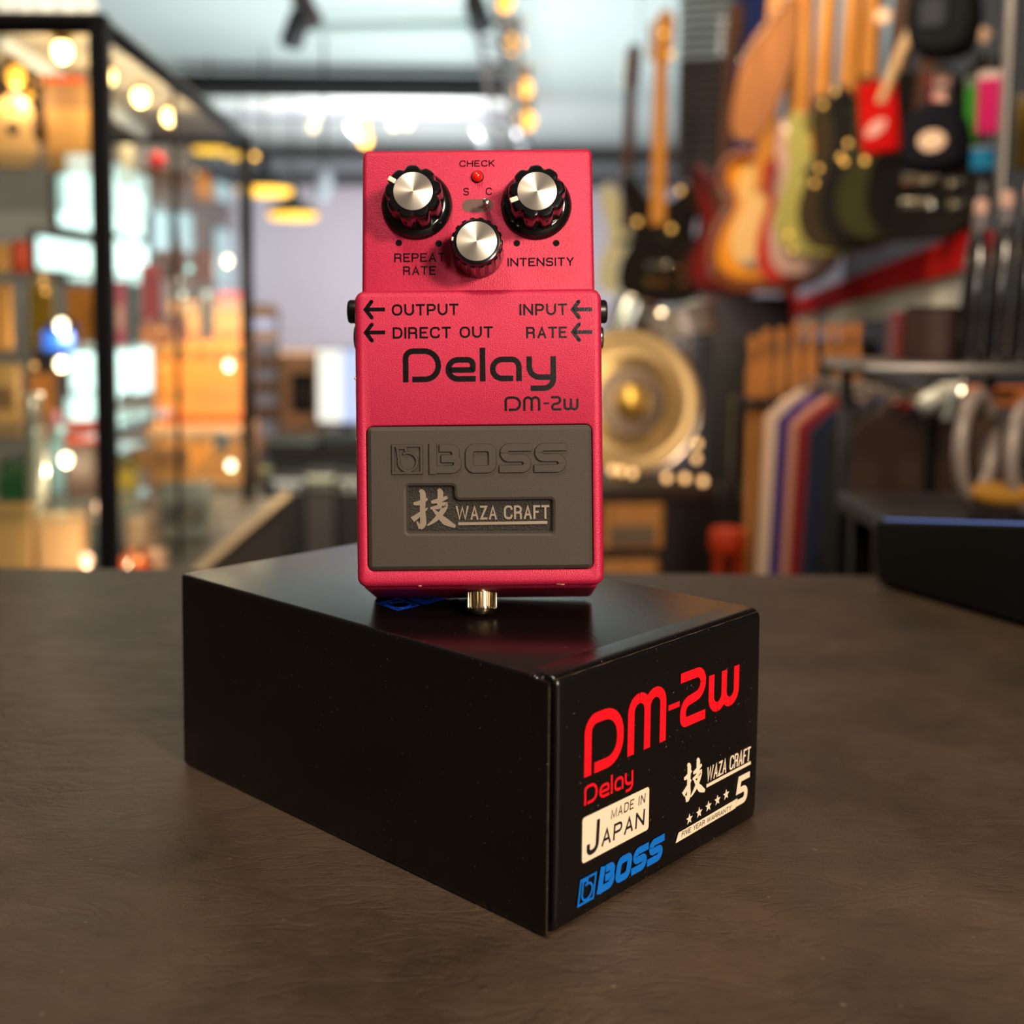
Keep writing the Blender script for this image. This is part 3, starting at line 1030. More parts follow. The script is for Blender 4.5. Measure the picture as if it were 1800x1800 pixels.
def window(n, x0, y0, x1, y1, m_, split=0):
    def pt(x, y):
        Y = -3.08 * F_PX / ((x - CX_PX))
        return at(x, y, Y)
    p = [pt(x0, y1), pt(x1, y1), pt(x1, y0), pt(x0, y0)]
    ya, yb = p[0].y, p[1].y
    za, zb = min(p[0].z, p[1].z) * .5 + max(p[0].z, p[1].z) * .5, (p[2].z + p[3].z) / 2
    ya, yb = min(ya, yb), max(ya, yb)
    f = B()
    t = .03
    for q in ((ya - t, ya, za - t, zb + t), (yb, yb + t, za - t, zb + t), (ya, yb, za - t, za), (ya, yb, zb, zb + t)):
        f.box(-3.1, -3.06, *q)
    for k in range(1, split + 1):
        y = ya + (yb - ya) * k / (split + 1)
        f.box(-3.1, -3.07, y - .012, y + .012, za, zb)
    o = struct(f.build('window_%d' % n, M_FRAME))
    B().box(-3.099, -3.085, ya, yb, za, zb).build('pane', m_, o)


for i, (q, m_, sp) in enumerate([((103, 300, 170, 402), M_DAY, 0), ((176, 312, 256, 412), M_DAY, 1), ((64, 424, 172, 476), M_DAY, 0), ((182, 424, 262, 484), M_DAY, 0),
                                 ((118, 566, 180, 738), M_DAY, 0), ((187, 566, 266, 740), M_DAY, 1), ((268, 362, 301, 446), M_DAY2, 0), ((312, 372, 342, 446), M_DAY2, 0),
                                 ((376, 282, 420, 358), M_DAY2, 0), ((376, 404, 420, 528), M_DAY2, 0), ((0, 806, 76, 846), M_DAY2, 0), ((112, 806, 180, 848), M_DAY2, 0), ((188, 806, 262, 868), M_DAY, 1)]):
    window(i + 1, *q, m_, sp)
# ceiling panels and beams
a0, a1 = at(300, 155, 8.0), at(884, 152, 8.0)
struct(B().box(a0.x, a1.x, 7.95, 8.2, a1.z - .05, a1.z + .06).build('trim_1', mat('beam_black', S(5, 5, 6), 0.8)), 'black ceiling beam across the shop')
a0, a1 = at(400, 212, 10.0), at(884, 205, 10.0)
struct(B().box(a0.x, a1.x, 9.9, 10.1, a1.z - .03, a1.z + .05).build('trim_2', mat('pale_soffit', S(126, 128, 138), 0.7)), 'pale soffit edge below the black beam')
struct(B().box(-3.1, WR(12.4), 11.5, YB, 1.50, 1.60).build('trim_3', mat('grey_soffit', S(84, 88, 92), 0.8)), 'grey dropped soffit before the back wall')
tag(B().tube([at(545, 48, 6.6), at(870, 44, 6.6)], .028, 12).build('ceiling_pipe', mat('greenish_conduit', S(150, 168, 162), 0.5)), 'greenish grey pipe running level below the pale ceiling', 'pipe')

# ------------------------------------------------------------------ ceiling things
M_BULB = mat('warm_glow', S(255, 214, 130), 0.3, emit=13.0)
M_BULB2 = mat('amber_glow', S(255, 178, 66), 0.3, emit=2.4)
M_BULBW = mat('white_glow', S(255, 236, 200), 0.3, emit=7.0)
M_SHADE_IN = mat('lit_shade_lining', S(255, 190, 58), 0.6, emit=1.7)


def spotlight(px, py, Y, label, group, r=.014, m_=None, hang=True, watts=0, cord=False):  # real bulbs, and glow beads standing for hardware glints
    p = at(px, py, Y)
    t = thing('bulb_or_glint', label, 'light', p, (0, 0, 0), group)
    B().ball((0, 0, 0), r, 14, 1.15).build('bulb_or_bead', m_ or M_BULB, t)
    if hang:
        B().lathe([(r * .55, r * .7), (r * .8, r * 1.3), (r * .8, r * 3.0), (r * .3, r * 3.4)], 14).build('bulb_holder', mat('brass_holder', S(196, 140, 60), 0.3, 0.8), t)
    if cord:
        B().cyl((0, 0, r), (0, 0, CZ_ - p.z), .004, n=8).build('bulb_cord', M_DARK, t)
    if watts:
        d = bpy.data.lights.new('bulb_light', 'POINT')
        d.energy, d.color, d.shadow_soft_size = watts, (1.0, 0.80, 0.52), r * .7
        o = bpy.data.objects.new('bulb_light', d)
        COL.objects.link(o)
        o.parent = t
        o.location = (0, 0, -r * 2.2)
    return t


def hang_wire(t, x=0.0, z=0.0, y=0.0):
    """thin wire from a hanging thing up to the ceiling"""
    bpy.context.view_layer.update()
    q = t.matrix_world @ Vector((x, y, z))
    top = t.matrix_world.inverted() @ Vector((q.x, q.y, CZ_))
    B().cyl((x, y, z), top, .0016, n=6).build('hanging_wire', M_DARK, t)


def pendant(px, py, wpx, Y, label):
    p = at(px, py, Y)
    r = wpx / 2 * Y / F_PX
    t = thing('pendant_lamp', label, 'lamp', p, (0, 0, 0), 'black pendant lamps with lit yellow linings')
    B().lathe([(r, 0), (r * 1.02, r * .06), (r * .8, r * .34), (r * .42, r * .6), (r * .2, r * .74), (r * .18, r * 1.1), (.01, r * 1.15)], 36).build('lamp_shade', M_DARK, t)
    B().lathe([(r * .90, -r * .20), (r * .97, -r * .12), (r * .99, r * .01), (.005, r * .02)], 36).build('shade_lining', M_SHADE_IN, t)
    B().cyl((0, 0, r * 1.1), (0, 0, max(r * 1.3, CZ_ - p.z)), .006, n=8).build('lamp_cord', M_DARK, t)


pendant(465, 332, 96, 7.5, 'nearer black pendant lamp with yellow lining by the grey wall')
pendant(515, 376, 86, 8.4, 'lowest black pendant lamp with yellow lining left of the pedal')
pendant(370, 262, 62, 7.8, 'black pendant lamp with yellow lining seen through the cabinet glass')
pendant(424, 272, 54, 9.0, 'small black pendant lamp beside the cabinet far post')
# lighting truss with bulbs
tb = thing('lighting_truss', 'grey ceiling truss running away above the pedal with bulbs', 'truss', at(885, 20, 6.2))
o0 = Vector(tb.location)
pa, pb = at(872, -30, 6.0), at(905, 262, 11.3)
pa.z, pb.z = 1.62, 1.42
for dx, dz in ((-.10, 0), (.10, 0), (0, .12)):
    B().tube([pa + Vector((dx, 0, dz)) - o0, pb + Vector((dx, 0, dz)) - o0], .018, 8).build('truss_tube', M_GREYM, tb)
b = B()
for k in range(12):
    q0, q1 = pa.lerp(pb, k / 12) - o0, pa.lerp(pb, (k + .5) / 12) - o0
    B().tube([q0 + Vector((-.1, 0, 0)), q1 + Vector((.1, 0, 0)), q0 + Vector((0, .3, .12))], .01, 6).build('brace', M_GREYM, tb)
for f_ in (.1, .5, .9):
    q0 = pa.lerp(pb, f_) - o0
    B().cyl(q0 + Vector((0, 0, .12)), (q0.x, q0.y, CZ_ - o0.z), .008, n=8).build('drop_rod', M_GREYM, tb)
for px, py, Y, lb in ((905, 77, 6.8, 'nearest'), (920, 155, 8.0, 'second'), (925, 212, 9.2, 'farthest')):
    spotlight(px, py, Y, 'amber bulb on the ceiling truss, ' + lb + ' of the three', 'amber truss bulbs', .052 * Y / 7, M_BULB2)
for px, py, Y, lb in ((642, 247, 9.6, 'amber stage bulb glowing just above the left pedal corner'), (888, 4, 6.2, 'small amber bulb at the near end of the truss')):
    spotlight(px, py, Y, lb, None, .042, M_BULB2, True, 0, True)


def par_can(px, py, Y, label, m_, ry):
    p = at(px, py, Y)
    t = thing('stage_spotlight', label, 'light', p, (0, 0, 0), 'small stage spotlights below the ceiling')
    B().lathe([(.05, -.10), (.055, -.09), (.05, .05), (.03, .09), (.01, .1)], 20).build('can', m_, t, (0, 0, 0), (math.radians(35), ry, 0))
    B().tube([(0, 0, .09), (0, 0, .12), (0, 0, max(.2, CZ_ - p.z))], .008, 6).build('bracket', M_DARK, t)


par_can(522, 45, 5.6, 'black spotlight hanging left under the pale ceiling', M_DARK, .5)
par_can(536, 12, 5.8, 'dark brown spotlight just above the left black one', mat('brown_can', S(60, 40, 38), 0.4), -.4)
par_can(838, 18, 5.8, 'black spotlight hanging right beside the truss', M_DARK, -.3)
M_SILV = mat('silver_can', S(200, 206, 212), 0.22, 0.9)
par_can(622, 232, 9.6, 'silver spotlight just above the left corner of the pedal', M_SILV, -.6)
par_can(845, 240, 9.4, 'silver spotlight above the right knob', M_SILV, -.6)
par_can(916, 242, 9.4, 'silver spotlight at the far end of the truss', M_SILV, -.6)
par_can(570, 322, 7.2, 'pale spotlight low against the grey wall left of the pedal', mat('pale_grey_can', S(150, 154, 162), .6), .3)
for i, (px, py) in enumerate(((474, 186), (556, 205), (550, 224), (628, 205), (645, 198), (716, 198), (692, 220), (716, 218), (780, 188))):
    spotlight(px, py, 9.7, 'faint warm fairy bulb strung under the black beam', 'fairy bulbs under the black beam', .03, mat('faint_glow', S(210, 190, 150), 0.3, emit=0.62), False)
# ================================================================== glass cabinet on the left
p1 = at(174, 26, 1.60)      # top of the near right post
p2 = at(432, 236, 2.65)     # top of the far right post
CT = p1.z
xa, xb = p1.x, p2.x
XL = -1.5
gc = thing('glass_cabinet', 'tall black framed glass display cabinet with lit shelves at left', 'display cabinet', (xa, 1.6, FZ))
o0 = Vector((xa, 1.6, FZ))
dx = xb - xa


def cpost(x, y, w_=.012, nm='post'):
    B().box(x - w_ - o0.x, x + w_ - o0.x, y - w_ - 1.6, y + w_ - 1.6, .03, CT - FZ, .002, 1).build(nm, M_FRAME, gc)


cpost(xa, 1.6)
cpost(xb, 2.65)
cpost(XL, 1.6)
cpost(XL + dx, 2.65)
cpost(xa + dx * .38, 2.0, .004, 'mullion')
for z in (CT - .012 - FZ, ):
    B().tube([(0, 0, z), (XL - xa, 0, z)], .014, 4).build('top_rail', M_FRAME, gc)
    B().tube([(0, 0, z), (dx, 1.05, z)], .014, 4).build('top_rail', M_FRAME, gc)
    B().tube([(dx, 1.05, z), (XL - xa + dx, 1.05, z)], .014, 4).build('top_rail', M_FRAME, gc)
b = B()
b.loft([[(0, 0, z), (dx, 1.05, z), (XL - xa + dx, 1.05, z), (XL - xa, 0, z)] for z in (CT - FZ - .006, CT - FZ + .004)])
b.build('top_panel', mat('cabinet_top_panel', S(186, 172, 152), 0.7), gc)
b = B()
b.loft([[(.045, -.02, z), (dx + .075, 1.07, z), (XL - xa + dx, 1.07, z), (XL - xa, -.02, z)] for z in (0.0, .735)])
b.build('cabinet_base', mat('cabinet_grey_base', S(96, 88, 80), 0.6, var=.2), gc)
B().tube([(.05, -.02, .742), (dx + .08, 1.07, .742)], .010, 4).build('edge_strip', mat('cream_edge', S(214, 184, 140), 0.5), gc)
SHZ = [.375, .215, .10, -.02, -.135]
for z in SHZ:
    b = B()
    b.loft([[(-.02, .03, zz), (dx - .02, 1.02, zz), (XL - xa + dx + .02, 1.02, zz), (XL - xa + .02, .03, zz)] for zz in (z - FZ - .006, z - FZ)])
    b.build('glass_shelf', GLASS, gc)
b = B()
b.loft([[(0, .014, z), (dx, 1.036, z), (dx - .004, 1.036, z), (-.004, .014, z)] for z in (.745, CT - FZ - .02)])
b.build('side_pane', GLASS, gc)
b = B()
b.box(XL - xa + .014, -.014, 0, .004, .745, CT - FZ - .02)
b.build('front_pane', GLASS, gc)
tube_a, tube_b = at(0, 66, 1.72), at(250, 232, 2.45)
tag(B().tube([tube_a, tube_b], .012, 8).build('light_bar', mat('diffuse_tube', S(214, 222, 216), 0.4, emit=0.35)), 'pale tube light running along inside the cabinet top', 'light')
for px, py, Y, lb in ((110, 90, 1.70, 'nearest'), (188, 135, 1.87, 'second'), (247, 170, 2.04, 'third'), (298, 205, 2.24, 'farthest')):
    spotlight(px, py, Y, 'bright warm bulb along the cabinet top, ' + lb + ' of the four', 'bright bulbs along the cabinet top', .0125, watts=.42)
spotlight(28, 134, 1.85, 'dimmer amber bulb at the left end of the cabinet top', None, .014, M_BULB2, watts=.35)
spotlight(52, 168, 1.95, 'small amber bulb hanging under the dimmer cabinet bulb', None, .006, M_BULB2)
for px, py, Y, lb in ((108, 572, 1.8, 'upper small shelf bulb behind the near cabinet post'), (108, 640, 1.8, 'middle small shelf bulb level with the orange amplifier'), (116, 808, 1.8, 'lower small shelf bulb at left of the near post'),
                      (400, 458, 2.5, 'upper small shelf bulb by the far cabinet post'), (402, 642, 2.5, 'middle small shelf bulb in front of the orange amplifier'), (406, 818, 2.5, 'lowest small shelf bulb by the far cabinet post'),
                      (176, 890, 1.7, 'pinkish small bulb low by the near post'), (152, 984, 1.7, 'pinkish small bulb at the counter edge')):
    spotlight(px, py, Y, lb, 'small shelf bulbs', .0085, M_BULBW if py < 880 else mat('pink_glow', S(255, 196, 160), 0.3, emit=2.5), False, .28)
for i, px in enumerate((12, 40, 72, 112, 148)):
    spotlight(px, 6 + (i % 2) * 5, 3.2, ('leftmost', 'second', 'middle', 'fourth', 'rightmost')[i] + ' of five white globe bulbs above the cabinet', 'white globe bulbs above the cabinet', .03, mat('globe_glow', S(236, 232, 214), 0.3, emit=0.9), False)


M_F1 = mat('glint_amber', S(236, 170, 96), 0.3, emit=1.7)  # glow beads added in place of reflections off the cabinet goods
M_F2 = mat('glint_white', S(226, 236, 222), 0.3, emit=2.2)
M_F3 = mat('glint_cyan', S(170, 236, 226), 0.3, emit=2.6)
for i, (px, py, Y, m_) in enumerate(((67, 142, 2.0, M_F1), (57, 198, 2.0, M_F1), (329, 166, 2.4, M_F1), (185, 214, 1.75, M_F1), (194, 299, 1.8, M_F1), (344, 302, 2.5, M_F1), (367, 320, 2.5, M_F1),
                                      (310, 439, 2.3, M_F1), (314, 492, 2.2, M_F2), (321, 518, 2.3, M_F2), (363, 518, 2.4, M_F2), (333, 472, 2.3, M_F3), (282, 579, 2.1, M_F1), (306, 592, 2.2, M_F1),
                                      (283, 645, 2.1, M_F1), (309, 646, 2.3, M_F1), (278, 745, 2.0, M_F1), (374, 783, 2.4, M_F1), (57, 711, 1.75, M_F2), (62, 753, 1.75, M_F2), (108, 756, 1.8, M_F3),
                                      (60, 643, 1.9, M_F1), (48, 927, 1.8, M_F2), (244, 983, 1.75, M_F1), (279, 987, 1.8, M_F1), (76, 495, 1.9, M_F1), (80, 512, 1.9, M_F1), (150, 470, 1.8, M_F2), (120, 462, 1.8, M_F2))):
    col = 'warm' if m_ is M_F1 else 'white' if m_ is M_F2 else 'cyan'
    spotlight(px, py, Y, 'tiny ' + col + ' glow bead standing for a glint among the cabinet goods', col + ' glint beads in the cabinet', .0042 if m_ is M_F1 else .0055, m_, False)


# ------------------------------------------------------------------ goods
def px_rect(x0, y0, x1, y1, Y, base=None):
    """centre, width, height in metres of a photo rectangle at depth Y; base snaps the foot to a shelf"""
    c = at((x0 + x1) / 2, y1, Y)
    k = Y / F_PX
    t = at((x0 + x1) / 2, y0, Y).z
    if base is not None:
        c.z = base
    return c, (x1 - x0) * k, max(.012, t - c.z)


def goods_box(name, label, cat, col, r, Y, base=None, depth=.8, yaw=0.2, top=None, band=None, group=None):
    c, W, H = px_rect(*r, Y, base)
    t = thing(name, label, cat, c, (0, 0, yaw), group)
    D = W * depth
    cm = mat('card_%d_%d_%d' % col, S(*col), 0.55, var=.12, vscale=40)
    B().box(-W / 2, W / 2, -D / 2, D / 2, 0, H, min(W, H) * .03, 1).build('body', cm, t)
    if top:
        B().box(-W * .515, W * .515, -D * .515, D * .515, H * .72, H * 1.01, min(W, H) * .02, 1).build('lid', mat('card_%d_%d_%d' % top, S(*top), 0.55), t)
    if band:
        B().box(-W * .36, W * .36, -D / 2 - .0012, -D / 2 + .0005, H * .25, H * .62).build('label_patch', mat('card_%d_%d_%d' % band, S(*band), 0.5), t)
    return t


def goods_can(name, label, cat, col, r, Y, base=None, lid=None, metal=0.0, shape='can', group=None):
    c, W, H = px_rect(*r, Y, base)
    R_ = W / 2
    t = thing(name, label, cat, c, (0, 0, 0), group)
    cm = mat('can_%d_%d_%d_%d' % (*col, int(metal * 10)), S(*col), 0.28, metal)
    if shape == 'can':
        B().lathe([(R_ * .94, 0), (R_, H * .04), (R_, H * .84), (R_ * .95, H * .88)], 28).build('body', cm, t)
        B().lathe([(R_ * .99, H * .86), (R_ * .99, H * .97), (R_ * .9, H), (R_ * .2, H * 1.01)], 28).build('lid', mat('lid_%d_%d_%d' % (lid or col), S(*(lid or col)), 0.3, metal), t)
    elif shape == 'bottle':
        B().lathe([(R_ * .9, 0), (R_, H * .03), (R_, H * .55), (R_ * .85, H * .66), (R_ * .4, H * .78), (R_ * .38, H * .86)], 28).build('body', cm, t)
        B().lathe([(R_ * .42, H * .84), (R_ * .44, H), (R_ * .3, H * 1.01)], 20).build('cap', mat('lid_%d_%d_%d' % (lid or col), S(*(lid or col)), 0.3), t)
    return t


def goods_pedal(label, col, r, Y, base=None, yaw=.2, group=None):
    c, W, H = px_rect(*r, Y, base)
    t = thing('effects_pedal', label, 'guitar pedal', c, (0, 0, yaw), group)
    D = W * 1.4
    pm = mat('enclosure_%d_%d_%d' % col, S(*col), 0.35, 0.3)
    B().loft([[(-W / 2, -D / 2, 0), (W / 2, -D / 2, 0), (W / 2, D / 2, 0), (-W / 2, D / 2, 0)], [(-W / 2, -D / 2, H * .55), (W / 2, -D / 2, H * .55), (W / 2, D / 2, H * .85), (-W / 2, D / 2, H * .85)]]).build('enclosure', pm, t)
    for s_ in (-.28, .28):
        B().lathe([(W * .11, 0), (W * .09, H * .24), (W * .02, H * .25)], 14).build('knob', MATS['black_knob_plastic'], t, (s_ * W, D * .25, H * .72))
    B().lathe([(W * .09, 0), (W * .08, H * .2), (W * .03, H * .22)], 14).build('footswitch', M_CHROME, t, (0, -D * .28, H * .55))
    return t


# top shelf
goods_box('carton', 'large tan cardboard carton on the top cabinet shelf', 'box', (206, 150, 82), (88, 152, 168, 303), 1.92, SHZ[0], .5, .1, (150, 108, 66), None)
goods_box('carton', 'orange-red flat box lying on the big tan carton', 'box', (206, 84, 40), (84, 138, 146, 160), 1.92, SHZ[0] + at(128, 152, 1.92).z - SHZ[0] + .002, .6, .1)
goods_can('canister', 'cream canister with a flat lid on the top shelf behind the post', 'canister', (224, 214, 188), (208, 256, 238, 335), 2.1, SHZ[0], (232, 226, 200))
goods_box('carton', 'brown carton carrying a red ball on the top shelf', 'box', (112, 76, 58), (244, 300, 326, 348), 2.25, SHZ[0], .5, .3, (96, 64, 52))
c = at(276, 284, 2.25)
tag(B().ball((0, 0, 0), .017, 20).build('ball', mat('red_ball', S(214, 40, 34), 0.4), None, c), 'small red ball sitting on the brown carton', 'ball')
goods_can('bottle', 'glowing orange bottle on the top shelf near the far post', 'bottle', (238, 160, 60), (342, 300, 377, 360), 2.4, SHZ[0], (190, 120, 50), 0, 'bottle')
# ukulele leaning at the left end of the top shelf
c = at(22, 300, 1.88)
c.z = SHZ[0]
uk = thing('ukulele', 'tan ukulele standing at the left end of the top shelf', 'ukulele', c, (0, math.radians(4), .25))
ol = catmull([(0, 0), (.03, .008), (.038, .035), (.026, .062), (.030, .085), (.018, .108), (0, .112), (-.018, .108), (-.030, .085), (-.026, .062), (-.038, .035), (-.03, .008)], 5)
B().prism(ol, -.015, .015, XZ, .002).build('body', mat('tan_lacquer', S(212, 164, 104), 0.35), uk)
B().box(-.007, .007, -.018, -.006, .09, .158, .001, 1).build('neck', mat('dark_neck', S(90, 54, 36), 0.4), uk)
B().prism([(.010 * math.cos(a), .062 + .010 * math.sin(a)) for a in [2 * PI * i / 20 for i in range(20)]], .015, .0155, XZ).build('sound_hole', M_DARK, uk)
# second shelf
goods_can('cup', 'orange-red cup at the left end of the second shelf', 'cup', (226, 82, 40), (22, 424, 54, 497), 2.0, SHZ[1], (206, 70, 30))
goods_box('carton', 'tan upright carton at the far left of the second shelf', 'box', (222, 160, 92), (-24, 428, 16, 494), 1.9, SHZ[1], .6, .1)
goods_can('tin', 'grey-brown tin behind the second shelf edge near the post', 'tin', (140, 112, 92), (276, 440, 300, 500), 2.3, SHZ[1], (180, 150, 120), .2)
goods_can('bottle', 'amber bottle on the second shelf under the hanging windows', 'bottle', (186, 116, 62), (300, 404, 324, 500), 2.35, SHZ[1], (210, 180, 140), 0, 'bottle')
goods_box('carton', 'rust coloured carton on the second shelf toward the far post', 'box', (176, 112, 76), (340, 440, 376, 502), 2.45, SHZ[1], .7, .2)
# third shelf
goods_box('carton', 'tall tan carton at the left end of the third shelf', 'box', (226, 158, 84), (-20, 500, 20, 614), 1.82, SHZ[2], .5, .1)
for px, lb in ((64, 'left'), (84, 'right')):
    goods_can('tin', 'mustard yellow tin on the third shelf, ' + lb + ' one of a pair', 'tin', (196, 150, 34), (px - 10, 498, px + 10, 606), 2.1, SHZ[2], (214, 170, 60), 0, 'can', 'mustard tins on the third shelf')
goods_pedal('blue effects pedal on the third shelf left of the near post', (36, 84, 190), (82, 560, 134, 612), 1.85, SHZ[2])
goods_box('carton', 'orange carton behind the blue pedal on the third shelf', 'box', (220, 136, 40), (122, 506, 166, 604), 2.15, SHZ[2], .5, .2)
goods_box('packet', 'pink packet just right of the near post on the third shelf', 'box', (196, 84, 104), (188, 494, 224, 612), 1.95, SHZ[2], .4, .15, None, (224, 170, 160))
goods_box('packet', 'teal packet between the pink and red ones', 'box', (84, 122, 124), (226, 500, 246, 606), 2.1, SHZ[2], .4, .15)
goods_box('carton', 'red upright carton on the third shelf behind the teal packet', 'box', (222, 70, 46), (250, 466, 284, 603), 2.25, SHZ[2], .4, .2)
goods_pedal('orange effects pedal in front of the red carton', (232, 136, 54), (232, 552, 296, 604), 2.15, SHZ[2], .3)
goods_pedal('salmon effects pedal on the third shelf toward the far post', (212, 130, 94), (298, 548, 330, 600), 2.4, SHZ[2], .3)
goods_can('canister', 'white canister with an orange band near the far post on the third shelf', 'canister', (226, 216, 204), (352, 508, 376, 600), 2.45, SHZ[2], (240, 236, 226))
# fourth shelf
goods_box('speaker', 'small tan speaker at the left end of the fourth shelf', 'speaker', (196, 152, 98), (-14, 640, 36, 746), 1.85, SHZ[3], .6, .1, None, (120, 90, 60))
goods_box('carton', 'orange-brown carton beside the tan speaker', 'box', (206, 126, 52), (56, 656, 98, 745), 1.95, SHZ[3], .6, .2)
goods_can('tin', 'silver tin on the fourth shelf behind the small bulbs', 'tin', (226, 220, 206), (42, 692, 74, 744), 1.75, SHZ[3], (240, 236, 224), .6)
goods_box('carton', 'grey upright carton on the fourth shelf behind the silver tin', 'box', (128, 118, 116), (66, 596, 112, 744), 2.2, SHZ[3], .5, .1)
goods_pedal('pale grey effects pedal right of the near post on the fourth shelf', (176, 172, 170), (212, 690, 268, 742), 2.15, SHZ[3], .25)
# fifth shelf
goods_box('carton', 'brown carton with a red lid on the fifth shelf by the near post', 'box', (74, 52, 46), (122, 742, 184, 872), 1.86, SHZ[4], .5, .1, (206, 76, 48))
goods_can('bottle', 'pale blue bottle left of the red-lidded carton', 'bottle', (152, 196, 214), (86, 722, 120, 870), 1.9, SHZ[4], (236, 160, 180), 0, 'bottle')
goods_can('tin', 'silver tin in front of the pale blue bottle', 'tin', (228, 226, 214), (50, 750, 84, 878), 1.78, SHZ[4], (246, 242, 228), .5)
goods_pedal('green effects pedal at the left of the fifth shelf', (44, 96, 60), (6, 800, 50, 876), 1.8, SHZ[4], .2)
goods_pedal('mustard effects pedal on the fifth shelf behind the near post', (190, 160, 40), (196, 800, 242, 868), 1.95, SHZ[4], .25)
goods_box('carton', 'orange-tan flat carton on the fifth shelf toward the far post', 'box', (222, 150, 76), (236, 790, 330, 862), 2.2, SHZ[4], .6, .2)
goods_can('canister', 'light grey canister near the far post on the fifth shelf', 'canister', (176, 186, 192), (376, 760, 404, 852), 2.5, SHZ[4], (196, 204, 208))
# cabinet floor
CF = -.265
goods_box('carton', 'peach carton standing on the cabinet floor by the near post', 'box', (232, 180, 130), (76, 902, 152, 1004), 1.78, CF, .6, .08)
goods_box('carton', 'tan carton at the far left of the cabinet floor', 'box', (206, 160, 104), (-10, 884, 60, 1006), 1.76, CF, .6, .1)
goods_can('jar', 'pale glazed jar between the tan and peach cartons', 'jar', (214, 216, 196), (38, 886, 76, 1000), 1.85, CF, (230, 232, 210))
goods_box('carton', 'dusty pink carton behind the peach carton', 'box', (202, 146, 118), (46, 852, 100, 990), 2.0, CF, .5, .1)
goods_can('tin', 'round peach tin right of the near post on the cabinet floor', 'tin', (204, 164, 130), (222, 904, 272, 988), 1.92, CF, (216, 180, 148))
goods_pedal('orange effects pedal low beside the near post on the cabinet floor', (232, 96, 44), (204, 962, 258, 1000), 1.75, CF, .2)
goods_can('cup', 'pale peach cup at the edge of the cabinet floor', 'cup', (220, 180, 150), (262, 966, 294, 1002), 1.78, CF)
goods_box('amplifier', 'grey slanted practice amplifier on the cabinet floor near the far post', 'amplifier', (150, 156, 152), (282, 850, 372, 960), 2.2, CF, .5, .25, (176, 182, 178), (96, 92, 90))
goods_can('tin', 'pinkish tin on the cabinet floor left of the grey amplifier', 'tin', (190, 160, 148), (254, 870, 284, 966), 2.1, CF)
# ------------------------------------------------------------------ behind the cabinet
AMPM = {}


def amp(label, r, Y, col, grille, panel, yaw=0.0, depth=.5, foot=None, knobs=5, panel_top=True, name='guitar_amplifier', group=None, handle=True):
    c, W, H = px_rect(*r, Y, foot)
    t = thing(name, label, 'amplifier', c, (0, 0, yaw), group)
    D = W * depth
    cm = mat('vinyl_%d_%d_%d' % col, S(*col), 0.55, bump=.3, bscale=300)
    B().box(-W / 2, W / 2, 0, D, 0, H, min(W, H) * .04, 2).build('cabinet', cm, t)
    gz0, gz1 = H * .07, H * (.74 if panel_top else .93)
    B().box(-W * .44, W * .44, -.006, .004, gz0, gz1, .002, 1).build('grille', mat('grille_%d_%d_%d' % grille, S(*grille), 0.7, bump=.6, bscale=400), t)
    if panel_top:
        B().box(-W * .45, W * .45, -.005, .004, H * .78, H * .93, .001, 1).build('control_panel', mat('panel_%d_%d_%d' % panel, S(*panel), 0.35, .3), t)
        for k in range(knobs):
            B().lathe([(H * .035, 0), (H * .03, H * .05), (.001, H * .052)], 12).build('knob', M_CHROME, t, (W * (-.36 + .72 * k / max(1, knobs - 1)), -.005, H * .855), (PI / 2, 0, 0))
    if handle:
        B().tube([(-W * .15, D / 2, H), (-W * .13, D / 2, H * 1.06), (W * .13, D / 2, H * 1.06), (W * .15, D / 2, H)], H * .02, 8).build('handle', M_DARK, t)
    return t


amp('large bright orange amplifier behind the glass cabinet by its far post', (272, 596, 440, 742), 3.3, (246, 138, 0), (246, 146, 6), (240, 170, 60), .1, .5)
amp('orange-brown amplifier head stacked on the large orange amplifier', (300, 530, 436, 592), 3.35, (222, 140, 50), (200, 150, 90), (170, 170, 160), .1, .5, at(360, 595, 3.3).z + .003)
amp('peach and tan amplifier below the large orange one', (262, 748, 446, 860), 3.25, (222, 160, 110), (206, 140, 70), (230, 190, 150), .1, .5, None, 5, True, 'guitar_amplifier', None, False)
amp('grey amplifier at the bottom of the stack behind the cabinet', (260, 864, 452, 1080), 3.25, (126, 122, 116), (96, 92, 88), (170, 178, 174), .1, .5, None, 5, True, 'guitar_amplifier', None, False)
goods_box('carton', 'red-orange box on top of the amplifier head by the far post', 'box', (226, 66, 28), (384, 516, 432, 534), 3.4, at(360, 530, 3.35).z + .012, .6, .1)
